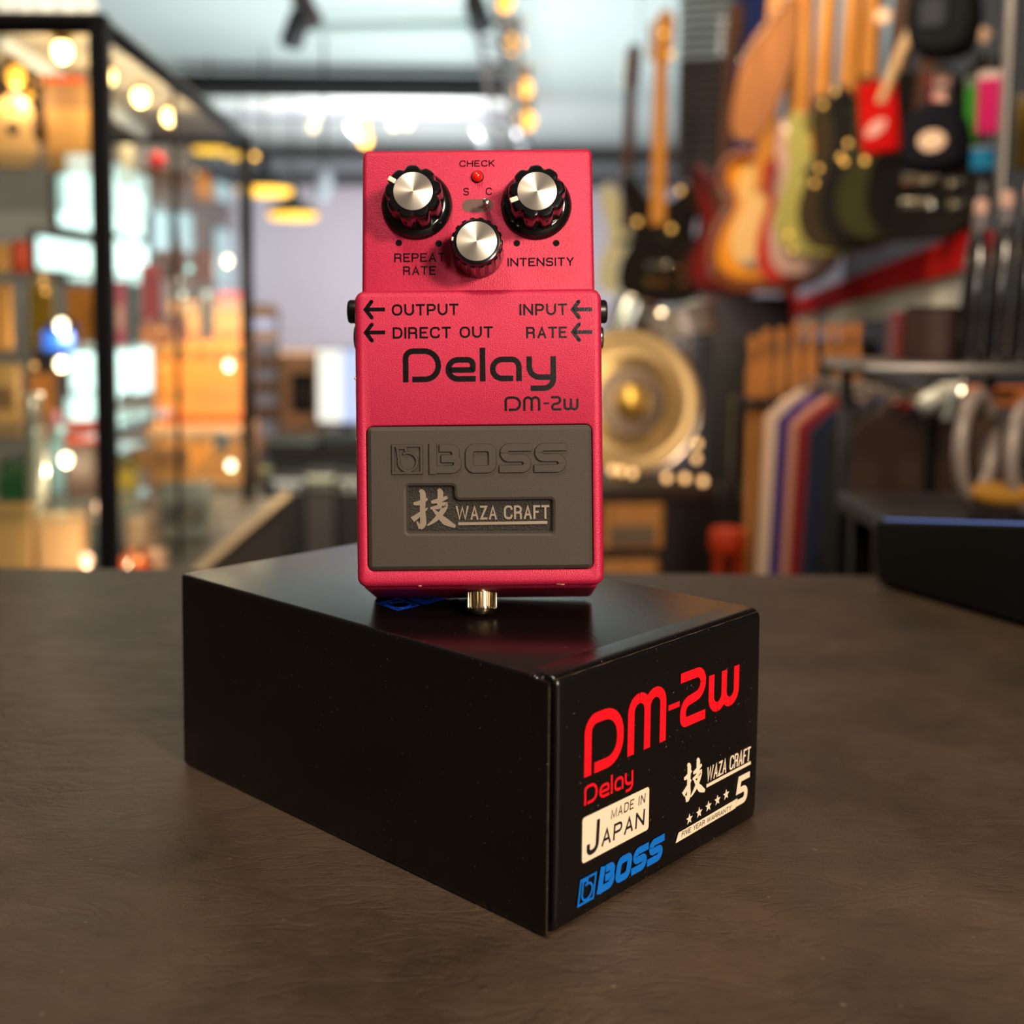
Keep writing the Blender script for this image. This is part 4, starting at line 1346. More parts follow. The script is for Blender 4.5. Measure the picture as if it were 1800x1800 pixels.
# wooden rack of pale ledgers
c, W, H = px_rect(430, 540, 492, 1100, 5.2)
rk = thing('shelf_rack', 'narrow wooden rack of pale trays behind the cabinet far post', 'rack', c, (0, 0, .25))
M_RKW = wood('rack_wood', S(84, 50, 22), S(110, 68, 34))
B().box(-W / 2, -W / 2 + .02, -.1, .1, 0, H).build('side_panel', M_DARK, rk)
B().box(W / 2 - .008, W / 2, -.1, .1, 0, H).build('side_panel', M_DARK, rk)
zs = [at(460, y, 5.2).z - c.z for y in (788, 712, 668, 626, 580, 540)]
for z in zs:
    B().box(-W / 2, W / 2, -.1, .1, z - .045, z).build('shelf_board', M_RKW, rk)
for k, (z, lb) in enumerate(zip(zs[:-1], ('lowest', 'second lowest', 'middle', 'second highest', 'highest'))):
    q = c + Vector((0, 0, z + .001))
    hh = max(.03, (zs[k + 1] - z - .045) * .85)
    tag(B().box(-W * .42, W * .42, -.09, .08, 0, hh, .004, 1).build('paper_tray', mat('pale_blue_tray', S(140, 142, 168), 0.6), None, q, (0, 0, .25)),
        lb + ' pale lavender tray in the narrow wooden rack', 'tray', 'trays in the wooden rack')
goods_box('carton', 'brown carton on top of the narrow wooden rack', 'box', (150, 96, 50), (436, 560, 480, 584), 5.2, c.z + zs[-1] + .002, .6, .2)
# wooden cased amp with a dark opening, screen beside it
c, W, H = px_rect(490, 616, 574, 748, 5.6, at(497, 748, 5.6).z + .001)
wc = thing('wooden_cabinet', 'brown wooden speaker cabinet with a dark square opening left of the pedal', 'speaker cabinet', c, (0, 0, .05))
M_WC = wood('cabinet_wood', S(150, 104, 72), S(178, 128, 94))
fr = B()
fr.box(-W / 2, W / 2, 0, .26, 0, H * .16).box(-W / 2, W / 2, 0, .26, H * .70, H).box(-W / 2, -W * .25, 0, .26, H * .16, H * .70).box(W * .25, W / 2, 0, .26, H * .16, H * .70)
fr.build('casing', M_WC, wc)
B().box(-W * .25, W * .25, .05, .25, H * .16, H * .70).build('speaker_baffle', mat('baffle_black', S(18, 14, 20), 0.8), wc)
B().lathe([(W * .2, 0), (W * .18, .01), (W * .06, -.02), (.004, -.015)], 28).build('speaker_cone', M_DARK, wc, (0, .045, H * .43), (PI / 2, 0, 0))
c, W, H = px_rect(556, 612, 660, 730, 5.3, at(497, 748, 5.6).z + .001)
mo = thing('monitor', 'bright computer screen half hidden behind the left pedal edge', 'screen', c, (0, 0, -.1))
B().box(-W / 2, W / 2, 0, .03, H * .08, H, .006, 2).build('housing', M_BLACK, mo)
mt = bpy.data.materials.new('lit_screen')
mt.use_nodes = True
nt = mt.node_tree
pr = nt.nodes['Principled BSDF']
tc = nt.nodes.new('ShaderNodeTexCoord')
sp = nt.nodes.new('ShaderNodeSeparateXYZ')
rp = nt.nodes.new('ShaderNodeValToRGB')
rp.color_ramp.interpolation = 'CONSTANT'
rp.color_ramp.elements[0].position, rp.color_ramp.elements[0].color = 0, S(236, 246, 242)
rp.color_ramp.elements[1].position, rp.color_ramp.elements[1].color = .43, S(110, 164, 240)
nt.links.new(tc.outputs['Generated'], sp.inputs[0])
nt.links.new(sp.outputs['X'], rp.inputs['Fac'])
nt.links.new(rp.outputs['Color'], pr.inputs['Emission Color'])
pr.inputs['Emission Strength'].default_value = 0.86
B().box(-W * .48, W * .48, -.003, .001, H * .12, H * .98).build('display', mt, mo)
B().box(-W * .3, W * .3, .0, .1, 0, .008).box(-.03, .03, .02, .035, .008, H * .2).build('stand', M_BLACK, mo)
# bench and black amplifiers
c0, c1 = at(497, 748, 5.6), at(760, 748, 5.6)
bn = thing('wooden_bench', 'brown wooden bench top under the screen and wooden cabinet', 'bench', (c0.x, 4.9, FZ))
B().box(0, c1.x - c0.x, 0, 1.2, c0.z - FZ - .04, c0.z - FZ, .004, 1).build('bench_top', wood('bench_wood', S(126, 90, 68), S(150, 110, 84)), bn)
for x in (.03, c1.x - c0.x - .03):
    for y in (.05, 1.1):
        B().box(x - .02, x + .02, y - .02, y + .02, 0, c0.z - FZ - .04).build('leg', M_DARK, bn)
AM = [('black amplifier head with a silvery panel behind the cabinet edge', (470, 770, 560, 812), 4.3, (14, 15, 17), (12, 13, 14), (120, 138, 142)),
      ('black amplifier head stacked at the back beside the pedal', (556, 764, 650, 808), 4.4, (13, 13, 15), (16, 17, 18), (80, 96, 100)),
      ('black combo amplifier with a pale panel left below the rack', (436, 812, 480, 944), 3.7, (12, 13, 14), (11, 12, 13), (170, 172, 144)),
      ('black combo amplifier with a bright silver panel in the middle row', (476, 832, 540, 990), 3.4, (13, 14, 16), (15, 16, 18), (176, 188, 206)),
      ('black tall amplifier right of the middle row beside the pedal', (536, 824, 592, 990), 3.3, (34, 33, 36), (56, 53, 55), (184, 192, 186)),
      ('black amplifier partly hidden behind the pedal at left', (592, 830, 670, 990), 3.3, (14, 14, 16), (18, 18, 20), (176, 184, 188))]
for lb, r, Y, c_, g_, p_ in AM:
    x0, y0, x1, y1 = r
    amp(lb, r, Y, c_, g_, p_, 0.05, .5, None if Y > 4 else None, 4)
c, W, H = px_rect(440, 955, 520, 1080, 3.1)
amp('low black amplifier in front of the row at the counter edge', (430, 905, 480, 1060), 3.1, (15, 17, 18), (20, 24, 25), (96, 108, 110), .05, .5, None, 3)
st = thing('amplifier_stand', 'black stage riser carrying the black amplifier heads', 'stand', (at(460, 820, 4.3).x, 4.25, FZ))
hz = at(520, 812, 4.3).z - FZ
B().box(-.1, .62, 0, .5, 0, hz - .002, .01, 1).build('riser', M_DARK, st)
st['label'] = 'black riser under the two black amplifier heads'
# ================================================================== guitars on the right
STRAT = [(0, 0), (.09, .004), (.145, .04), (.165, .10), (.150, .17), (.115, .225), (.118, .28), (.150, .33), (.158, .385), (.128, .412), (.085, .385), (.045, .352), (0, .345), (-.045, .36), (-.085, .41), (-.125, .452), (-.155, .44), (-.158, .37), (-.122, .285), (-.116, .22), (-.150, .16), (-.168, .09), (-.140, .03), (-.075, .002)]
SINGLE = [(0, 0), (.085, .004), (.15, .045), (.165, .11), (.145, .18), (.112, .225), (.115, .28), (.150, .325), (.150, .375), (.115, .385), (.075, .35), (.04, .335), (0, .34), (-.04, .365), (-.09, .375), (-.14, .345), (-.145, .285), (-.115, .235), (-.145, .18), (-.165, .11), (-.15, .045), (-.085, .004)]
SGS = [(0, 0), (.09, .006), (.15, .05), (.16, .12), (.13, .19), (.12, .25), (.135, .32), (.12, .38), (.085, .37), (.06, .315), (.03, .30), (0, .30), (-.03, .30), (-.06, .315), (-.085, .37), (-.12, .38), (-.135, .32), (-.12, .25), (-.13, .19), (-.16, .12), (-.15, .05), (-.09, .006)]
M_MAPLE = wood('maple_neck', S(196, 122, 44), S(226, 156, 74), 20, .35)
M_ROSE = wood('rosewood_board', S(70, 40, 28), S(96, 58, 40), 20, .5)


def guitar(label, bx, by, Y, k, yaw, outline, col, edge=None, guard=None, neck=None, board=None, roll=0.0, pick=2, metal=(214, 208, 196), rough=.22):
    p = at(bx, by, Y)
    t = thing('electric_guitar', label, 'guitar', p, (0, roll, yaw), None)
    bm_ = mat('guitar_%d_%d_%d' % col, S(*col), rough, coat=.6)
    ol = [v * k for v in catmull(outline, 4)]
    th = .022 * k
    b = B()
    loops = []
    for d, y in ((.006, th), (0, th * .72), (0, -th * .72), (.006, -th)):
        q = inset(ol, d * k) if d else ol
        loops.append([(v.x, y, v.y) for v in q])
    b.loft(loops)
    body = b.build('body', bm_, t)
    if edge:
        b = B()
        q0, q1 = inset(ol, .006 * k), inset(ol, .034 * k)
        n = len(q0)
        vs = [(v.x, -th - .0006, v.y) for v in q0] + [(v.x, -th - .0006, v.y) for v in q1]
        b.add(vs, [(i, (i + 1) % n, n + (i + 1) % n, n + i) for i in range(n)])
        b.build('burst_edge', mat('guitar_%d_%d_%d' % edge, S(*edge), rough, coat=.6), body)
    if guard:
        g = [(v[0] * .62 + .012, .06 + v[1] * .74) for v in outline]
        B().prism([v * k for v in catmull(g, 4)], th + .0008, th + .003, XZ).build('pickguard', mat('guard_%d_%d_%d' % guard, S(*guard), .35), body)
    for i in range(pick):
        B().box(-.042 * k, .042 * k, -th - .014 * k, -th, (.12 + .09 * i) * k, (.142 + .09 * i) * k, .004 * k, 2).build('pickup', M_CHROME if i % 2 == 0 else M_BLACK, body)
    B().box(-.045 * k, .045 * k, -th - .012 * k, -th, .065 * k, .085 * k, .003 * k, 1).build('bridge', mat('hw_%d_%d_%d' % metal, S(*metal), .2, 1.0), body)
    for i, (x, z) in enumerate(((.09, .12), (.10, .075))):
        B().lathe([(.013 * k, 0), (.011 * k, .014 * k), (.001, .015 * k)], 14).build('control_knob', MATS['hw_%d_%d_%d' % metal], body, (x * k, -th, z * k), (PI / 2, 0, 0))
    nk = B()
    nk.loft([[(s_ * w_ * k, y * k, z * k) for s_, y in ((-1, -.030), (1, -.030), (.75, -.012), (-.75, -.012))] for z, w_ in ((.29, .028), (.80, .0215))])
    nko = nk.build('neck', neck or M_MAPLE, t)
    nb = B()
    nb.loft([[(s_ * w_ * k, y * k, z * k) for s_, y in ((-1, -.034), (1, -.034), (1, -.029), (-1, -.029))] for z, w_ in ((.27, .0278), (.80, .0213))])
    nb.build('fretboard', board or M_MAPLE, nko)
    hd = [v * k for v in catmull([(-.021, .80), (-.030, .83), (-.024, .90), (-.020, .95), (.0, .975), (.03, .965), (.04, .93), (.036, .86), (.03, .82), (.021, .80)], 3)]
    ho = B().prism(hd, .014 * k, .028 * k, XZ).build('headstock', neck or M_MAPLE, t)
    for i in range(6):
        B().lathe([(.006 * k, 0), (.006 * k, .014 * k), (.009 * k, .018 * k), (.008 * k, .03 * k), (.001, .032 * k)], 10).build('tuning_peg', MATS['hw_%d_%d_%d' % metal], ho, ((-.028 + .001 * i) * k, -.02 * k, (.83 + .021 * i) * k), (0, -PI / 2, 0))
    hang_wire(t, 0, .96 * k, .02 * k)
    return t


Z_ = math.radians
guitar('black electric guitar with a maple neck, farthest along the right wall', 1162, 536, 4.3, 1.06, Z_(-38), STRAT, (22, 17, 15), None, None, M_MAPLE, None, Z_(0), 2, (230, 170, 90))
guitar('cream white electric guitar behind the black one with the maple neck', 1106, 524, 4.7, 1.0, Z_(-52), STRAT, (214, 196, 150), None, None, M_ROSE, M_ROSE, Z_(1))
guitar('dark red electric guitar tucked behind the amber one', 1272, 522, 4.0, .98, Z_(-48), STRAT, (120, 26, 24), (60, 20, 22), None, M_ROSE, M_ROSE, Z_(2))
guitar('amber burst electric guitar with a big cream pickguard at the centre of the wall', 1338, 512, 3.5, 1.08, Z_(-40), SINGLE, (238, 148, 24), (120, 60, 26), (236, 188, 116), M_MAPLE, M_MAPLE, Z_(3), 0)
guitar('bright red electric guitar seen edge on right of the amber one', 1392, 500, 3.3, .96, Z_(-68), SINGLE, (206, 48, 36), None, (232, 190, 176), M_MAPLE, M_MAPLE, Z_(2), 1)
guitar('pale pink electric guitar seen edge on beside the red one', 1412, 486, 3.15, .92, Z_(-72), STRAT, (222, 176, 164), None, None, mat('pink_neck', S(224, 150, 104), .35), None, Z_(2), 2, (255, 250, 240))
guitar('pale green electric guitar with gold hardware left of the dark one', 1440, 452, 2.95, .94, Z_(-60), SGS, (186, 178, 100), None, None, mat('peach_neck', S(228, 150, 96), .35), None, Z_(3), 2, (250, 206, 90))
guitar('dark brown electric guitar with gold knobs and an orange neck', 1486, 440, 2.75, .94, Z_(-62), SGS, (66, 54, 34), None, None, mat('orange_neck', S(208, 128, 26), .35), None, Z_(3), 2, (244, 190, 84))
guitar('black electric guitar squeezed between the brown and olive ones', 1522, 428, 2.65, .92, Z_(-64), SGS, (26, 24, 24), None, None, mat('amber_neck', S(196, 116, 22), .35), None, Z_(3))
guitar('olive green electric guitar nearest the black bag', 1566, 424, 2.5, .90, Z_(-58), SGS, (66, 66, 36), None, None, M_ROSE, M_ROSE, Z_(4))
guitar('black glossy electric guitar at the right end of the guitar row', 1622, 420, 2.3, .86, Z_(-60), SINGLE, (20, 18, 20), None, None, M_ROSE, M_ROSE, Z_(4))
# loose neck with its row of pegs
c = at(1345, 130, 3.25)
kx = 3.25 / F_PX
ln = thing('guitar_neck', 'orange wooden headstock with a row of bright pegs hanging above the amber guitar', 'guitar neck', c, (0, 0, Z_(-20)))
pts = [(43, 130), (56, 70), (40, -10), (-4, -105), (-54, -98), (-40, 20), (-6, 80)]
B().prism(catmull([(x * kx, y * kx) for x, y in pts], 4), -.012, .012, XZ, .003).build('headstock', wood('stained_headstock', S(150, 88, 36), S(186, 118, 54), 20, .4), ln)
for i in range(7):
    t_ = i / 6
    B().ball(((36 - 76 * t_) * kx, -.016, (122 - 100 * t_) * kx), .007, 12).build('tuning_peg', M_CHROME, ln)
# overhead rail carrying them
ra, rb = at(1130, -40, 4.5), at(1700, -400, 2.2)
ra.z = rb.z = 1.35
tag(B().tube([ra, rb], .02, 8).build('hanging_rail', M_GREYM), 'grey overhead rail above the row of hanging guitars', 'rail')
# blue banner and slat panel behind the guitars
c, W, H = px_rect(1282, -60, 1348, 300, 4.6)
bnr = thing('banner', 'tall blue cloth banner hanging behind the guitar headstocks', 'banner', c, (0, 0, Z_(-15)))
b = B()
b.loft([[(-W / 2 + W * i / 14, .012 * math.sin(i * 1.3) + d, z) for i in range(15)] + [(W / 2 - W * i / 14, .012 * math.sin((14 - i) * 1.3) + d + .004, z) for i in range(15)] for z, d in ((0, 0), (H / 2, .006), (H, 0))])
b.build('cloth', mat('blue_cloth', S(58, 74, 142), 0.8), bnr)
B().cyl((-W * .55, 0, H), (W * .55, 0, H), .01, n=8).build('banner_rod', M_GREYM, bnr)
c, W, H = px_rect(1188, -20, 1286, 320, 5.2)
gr = thing('slat_panel', 'dark grille of thin slats on the wall left of the blue banner', 'wall panel', c, (0, 0, Z_(-15)))
B().box(-W / 2, W / 2, .03, .05, 0, H).build('backing', mat('mauve_backing', S(96, 76, 80), .7), gr)
for i in range(22):
    z = H * (i + .5) / 22
    B().box(-W / 2, W / 2, 0, .03, z - H * .011, z + H * .011).build('slat', M_DARK if z < H * .62 else mat('pale_slat', S(170, 180, 178), .5), gr)
# red and pale wall ledges under the guitars
def ledge(nm, label, col, P, h):
    a, b2 = P
    d = (b2 - a)
    nrm = Vector((d.y, -d.x, 0)).normalized()
    bb = B()
    pts = []
    for p, hh in ((a, h[0]), (b2, h[1])):
        pts.append([p + Vector((0, 0, 0)), p - nrm * .05, p - nrm * .05 + Vector((0, 0, hh)), p + Vector((0, 0, hh))])
    bb.loft([[tuple(q - a) for q in L] for L in pts])
    t = bb.build(nm, mat('ledge_%d_%d_%d' % col, S(*col), .85, var=.15, vscale=4, spec=.1), None, a)
    return tag(t, label, 'shelf')


ledge('wall_ledge', 'red sloping ledge on the wall below the hanging guitars', (226, 22, 14), (at(1400, 556, 4.2), at(1700, 470, 2.15)), (.06, .065))
ledge('wall_ledge', 'pale grey sloping board under the red ledge', (236, 236, 226), (at(1396, 582, 4.3), at(1702, 540, 2.2)), (.05, .085))
c, W, H = px_rect(1372, 500, 1396, 600, 4.0)
tag(B().box(-W / 2, W / 2, -.03, .03, 0, H, .004, 1).build('sign_post', mat('red_paint', S(186, 24, 18), .5), None, c), 'narrow red upright below the amber guitar', 'post')
# red pouch with a pale mark, black bag, bright packets
c, W, H = px_rect(1518, 142, 1582, 268, 2.3)
po = thing('hanging_pouch', 'bright red pouch with a pale oval mark hanging above the olive guitar', 'pouch', c, (0, Z_(-6), Z_(-25)))
B().prism(rrect(-W / 2, W / 2, 0, H, W * .12), -.012, .012, XZ, .004).build('pouch_body', mat('red_vinyl', S(206, 6, 4), .7, spec=.12), po)
B().prism([(W * .28 * math.cos(a) - W * .08, H * .34 + H * .10 * math.sin(a) + W * .12 * math.cos(a)) for a in [2 * PI * i / 24 for i in range(24)]], .012, .0135, XZ).build('oval_mark', mat('pale_print', S(236, 170, 158), .5), po)
hang_wire(po, 0, H)
c, W, H = px_rect(1546, 50, 1612, 180, 2.1)
b = B()
b.tube([(-.03, 0, 0), (-.012, 0, .05), (.004, 0, .09), (.022, 0, .125), (.034, 0, .128)], [.008, .010, .010, .012, .010], 10)
ws_ = tag(b.build('wooden_stick', wood('pale_wood', S(190, 150, 104), S(214, 176, 130)), None, c, (0, 0, Z_(-20))), 'pale curved wooden stick hanging over the red pouch', 'stick')
hang_wire(ws_, .034, .128)
c, W, H = px_rect(1600, -40, 1712, 96, 1.95)
bg = thing('gig_bag', 'black padded bag hanging at the top right', 'bag', c, (0, 0, Z_(-30)))
B().prism(catmull([(-W * .3, 0), (W * .3, 0), (W * .5, H * .3), (W * .46, H * .8), (0, H), (-W * .46, H * .8), (-W * .5, H * .3)], 5), -.03, .03, XZ, .012).build('bag_body', mat('black_nylon', S(12, 13, 15), .8, spec=.12), bg)
B().prism(rrect(-W * .3, W * .1, H * .3, H * .7, .01), .03, .036, XZ, .003).build('bag_pocket', mat('grey_nylon', S(34, 38, 44), .7, spec=.2), bg)
c, W, H = px_rect(1588, 180, 1698, 300, 1.95)
bg = thing('backpack', 'dark navy bag with a pale round badge in front of the packets', 'bag', c, (0, 0, Z_(-30)))
B().prism(catmull([(-W * .35, 0), (W * .35, 0), (W * .5, H * .3), (W * .4, H * .8), (0, H), (-W * .4, H * .8), (-W * .5, H * .3)], 5), -.03, .03, XZ, .012).build('bag_body', mat('navy_nylon', S(12, 12, 22), .8, spec=.12), bg)
B().prism([(.022 * math.cos(a), H * .4 + .017 * math.sin(a)) for a in [2 * PI * i / 24 for i in range(24)]], .03, .033, XZ, .001).build('badge', mat('pale_badge', S(206, 172, 146), .5), bg)
hang_wire(bg, 0, H * 1.19)
B().tube([(-.02, 0, H * .95), (-.015, 0, H * 1.2), (.015, 0, H * 1.2), (.02, 0, H * .95)], .005, 8).build('carry_loop', M_DARK, bg)


def packet(label, col, r, Y, win=None, hang=True):
    c, W, H = px_rect(*r, Y)
    t = thing('hang_packet', label, 'packet', c, (0, 0, Z_(-25)), 'packets hanging at the right edge')
    B().prism(rrect(-W / 2, W / 2, 0, H * .9, .002), -.006, .006, XZ, .002).build('packet_body', mat('pack_%d_%d_%d' % col, S(*col), .65, spec=.15), t)
    hang_wire(t, 0, H * 1.03)
    B().box(-W / 2, W / 2, -.0015, .0015, H * .88, H * 1.04).build('header_card', mat('pack_%d_%d_%d' % (win or (150, 130, 126)), S(*(win or (150, 130, 126))), .5), t)


GLINT = mat('glint_gold', S(250, 190, 90), 0.3, emit=1.5)  # glowing beads stand in for reflections on guitar hardware
for px, py, Y in ((1491, 252, 2.5), (1447, 184, 2.7), (1440, 296, 2.7), (1432, 322, 2.7), (1478, 276, 2.5), (1484, 284, 2.5), (1520, 282, 2.3), (1468, 160, 2.6), (1120, 390, 4.0), (1180, 402, 4.0), (1196, 335, 4.0), (1166, 58, 4.0), (1180, 96, 4.0), (1395, 440, 3.0), (1386, 412, 3.0)):
    spotlight(px, py, Y, 'tiny warm glow bead standing for a glint among the hanging guitars', 'glint beads among the guitars', .0052 if Y < 3.5 else .0085, GLINT, False)
packet('magenta packet hanging beside the grey pole', (150, 4, 74), (1718, 128, 1768, 236), 1.75)
packet('teal blue packet hanging below the magenta one', (6, 92, 132), (1708, 258, 1750, 300), 1.8, (90, 80, 90))
packet('green packet hanging left of the magenta one', (34, 104, 20), (1694, 140, 1716, 270), 1.95, (40, 60, 30))
packet('small dark red packet above the navy bag', (150, 24, 40), (1626, 130, 1654, 196), 2.05, (90, 40, 44))
packet('small pale pink packet between the red and green ones', (196, 150, 140), (1642, 128, 1668, 184), 2.0)
packet('ochre packet hanging behind the grey pole', (96, 76, 14), (1782, 170, 1806, 300), 1.8, (70, 60, 20))
tag(B().cyl(at(1758, 360, 1.62), at(1781, -30, 1.62), .008, n=12).build('display_pole', M_GREYM), 'slim grey upright pole at the right edge', 'pole')
for px, py, lb in ((1552, 28, 'upper'), (1728, 62, 'lower')):
    c = at(px, py, 2.1)
    t = thing('hanging_tag', lb + ' small pale swing tag among the black bags', 'tag', c, (0, Z_(30), Z_(-20)), 'pale swing tags')
    hang_wire(t, 0, .012)
    B().prism(rrect(-.012, .012, -.012, .012, .005), 0, .0015, XZ).build('tag_card', mat('pale_card', S(226, 186, 146), .5), t)

# ------------------------------------------------------------------ shelf at right with bottles and cup
YS = 1.25
s0, s1 = at(1494, 652, YS), at(1850, 648, YS)
zt = at(1650, 636, YS).z
sh = thing('metal_shelf', 'grey metal shelf carrying the black bottles and brown cup', 'shelf', (s0.x, YS - .05, zt))
B().box(0, s1.x - s0.x, 0, .16, -.012, 0, .003, 2).build('shelf_plate', M_GREYM, sh)
for x in (.02, s1.x - s0.x - .03):
    B().box(x, x + .012, .15, .16, -(zt - FZ), .0).build('bracket', M_FRAME, sh)
for i, (px, py, lb) in enumerate(((1700, 350, 'shortest and leftmost'), (1744, 336, 'middle'), (1788, 318, 'tallest and rightmost'))):
    Y = YS - .005 + .012 * i
    top = at(px, py, Y).z
    c = at(px, 640, Y)
    c.z = zt + .0005
    H = top - zt
    t = thing('pump_bottle', 'black bottle with a pale tip on the grey shelf, ' + lb + ' of three', 'bottle', c, (0, Z_(3), 0), 'black bottles on the grey shelf')
    B().lathe([(.0115, 0), (.0125, .004), (.0125, H * .45), (.0118, H * .66), (.0085, H * .78), (.007, H * .82)], 24).build('bottle_body', mat('black_gloss', S(30, 26, 27), .2, coat=.5), t)
    B().lathe([(.0075, H * .81), (.0078, H * .90), (.006, H * .905)], 18).build('bottle_neck', mat('grey_collar', S(120, 112, 116), .4), t)
    B().lathe([(.0068, H * .9), (.0072, H * .97), (.005, H), (.001, H * 1.002)], 18).build('bottle_tip', mat('pinkish_tip', S(222, 178, 160), .5), t)
c = at(1636, 640, YS + .03)
c.z = zt + .0005
W = 92 * YS / F_PX
H = at(1636, 540, YS + .03).z - zt
cu = thing('cup', 'dark brown woven cup standing left of the black bottles', 'cup', c)
B().lathe([(W * .46, 0), (W * .5, H * .05), (W * .5, H * .95), (W * .49, H), (W * .44, H), (W * .44, H * .1), (.002, H * .08)], 40).build('cup_body', mat('woven_brown', S(74, 44, 38), .6, bump=1.0, bscale=500, var=.4, vscale=240), cu)
B().torus((0, 0, H * .97), W * .475, .0022, 40, 8).build('rim', mat('dark_rim', S(40, 22, 22), .5), cu)
c, W, H = px_rect(1566, 548, 1584, 636, YS + .06, zt + .0005)
tag(B().box(-W / 2, W / 2, -.02, .02, 0, H, .002, 1).build('box_file', mat('deep_red_card', S(122, 14, 16), .5), None, c), 'slim deep red box left of the brown cup', 'box')

# ------------------------------------------------------------------ necks in a rack
YN = 2.35
rk = thing('neck_rack', 'black metal rack bar holding the bare wooden necks', 'rack', at(1400, 706, YN))
wN = 112 * YN / F_PX
B().box(-wN, wN, -.022, -.014, -.008, .008, .002, 1).box(-wN, wN, .03, .038, -.008, .008, .002, 1).build('rack_bar', M_DARK, rk)
hN = rk.location.z - FZ - .35
for s_ in (-wN, wN - .012):
    B().box(s_, s_ + .012, -.014, .03, -hN, .008).build('rack_post', M_DARK, rk)
M_NK = wood('raw_neck_wood', S(160, 94, 36), S(206, 136, 66), 22, .7)
tops = [(1326, 590, 0), (1348, 578, 1), (1374, 576, 2), (1402, 566, 3), (1428, 564, 4), (1460, 566, 5), (1484, 568, 6), (1506, 566, 7)]
ords = ('leftmost', 'second from the left', 'third from the left', 'fourth from the left', 'fifth from the left', 'sixth from the left', 'second from the right', 'rightmost')
nk0 = None
for px, py, i in tops:
    Y = YN + .004 + .003 * (i % 2)
    p = at(px, py, Y)
    H = p.z - (FZ + .35)
    if nk0 is None:
        H0 = H
        nk0 = thing('guitar_neck', 'bare wooden guitar neck upright in the black rack, ' + ords[i], 'guitar neck', (p.x, Y, p.z - H), (0, 0, Z_(-25)), 'bare wooden necks in the rack')
        pr = [(-.0085, 0), (-.0085, H - .17), (-.0058, H - .145), (-.0108, H - .12), (-.0114, H - .075), (-.0052, H - .04), (-.0098, H - .016), (-.005, H), (.005, H), (.0098, H - .016), (.0052, H - .04), (.0114, H - .075), (.0108, H - .12), (.0058, H - .145), (.0085, H - .17), (.0085, 0)]
        B().prism(fillet(pr, .008, True, 3), -.011, .011, XZ, .003).build('shaft', M_NK, nk0)
        B().box(-.0065, .0065, -.0125, -.0105, .12, H - .18).build('fretboard', wood('neck_board', S(188, 120, 52), S(222, 158, 88), 22, .5), nk0)
    else:
        dup(nk0, (p.x, Y, p.z - H0), (0, 0, Z_(-25 + 3 * (i % 3))), 'bare wooden guitar neck upright in the black rack, ' + ords[i])
# ledge under the necks so they stand
c = at(1416, 900, YN)
bs = thing('rack_base', 'dark base box the wooden necks stand on', 'rack', (c.x, YN, FZ))
B().box(-wN - .02, wN + .02, -.05, .06, 0, .349, .004, 1).build('base_box', M_DARK, bs)

# ------------------------------------------------------------------ shirts on a clothes rail
YT = 1.75
r0, r1 = at(1455, 690, YT + .35), at(1640, 640, YT - .25)
r0.z = r1.z = at(1500, 660, YT).z
cr = thing('clothes_rail', 'dark clothes rail holding the hanging shirts', 'rail', (r0.x, r0.y, FZ))
B().tube([(0, 0, r0.z - FZ), tuple(r1 - r0 + Vector((0, 0, r0.z - FZ)))], .008, 8).build('rail_bar', M_DARK, cr)
for q in (Vector((0, 0, 0)), r1 - r0):
    B().cyl((q.x, q.y, 0), (q.x, q.y, r0.z - FZ), .009, n=10).build('rail_post', M_DARK, cr)
shirts = [('white shirt, first on the rail beside the wooden necks', (232, 200, 176), 1462, 1.95, None), ('deep purple shirt behind the white one', (58, 34, 120), 1488, 1.88, None),
          ('dusty pink shirt in the middle of the rail', (206, 142, 120), 1516, 1.80, None), ('dark red shirt right of the pink one', (128, 8, 12), 1534, 1.75, None),
          ('navy blue shirt toward the right of the rail', (14, 26, 56), 1560, 1.70, None), ('black shirt at the right end of the rail', (20, 18, 20), 1600, 1.64, None),
          ('brown shirt behind the black one on the rail', (52, 32, 22), 1630, 1.6, None)]
for i, (lb, col, px, Y, _) in enumerate(shirts):
    p = at(px, 700, Y)
    p.z = r0.z - .02
    sw = .15
    t = thing('shirt', lb, 'shirt', p, (0, 0, Z_(-38)), 'shirts on the clothes rail')
    P = [(-.05, -.012), (-.085, -.034), (-.116, -.064), (-.128, -.39), (-.096, -.395), (-.088, -.11), (-.088, -.40), (.088, -.40), (.088, -.11), (.096, -.395), (.128, -.39), (.116, -.064), (.085, -.034), (.05, -.012), (.03, -.03), (-.03, -.03)]
    B().prism(fillet(P, .008, True, 3), -.009, .009, XZ, .005).build('shirt_body', mat('cotton_%d_%d_%d' % col, S(*col), .85), t)
    B().stroke([Vector((-.05, -.013)), Vector((-.03, -.032)), Vector((.03, -.032)), Vector((.05, -.013))], .008, .009, .0105, XZ).build('collar', mat('rib_%d_%d_%d' % col, S(*[int(c_ * .8) for c_ in col]), .85), t)
    h = thing('coat_hanger', ('grey', 'dark grey')[i > 1] + ' hanger carrying the ' + lb.split(' shirt')[0] + ' shirt', 'hanger', p, (0, 0, Z_(-38)), 'hangers on the clothes rail')
    B().tube([(-sw * .6, 0, -.055), (-.05, 0, -.004), (0, 0, .004), (.05, 0, -.004), (sw * .6, 0, -.055)], .004, 8).build('hanger_arms', mat('hanger_grey', S(120, 110, 102), .4, .4), h)
    B().tube([(0, 0, .004), (0, 0, .018), (.008, 0, .028), (0, 0, .036), (-.008, 0, .03)], .0022, 6).build('hook', M_CHROME, h)

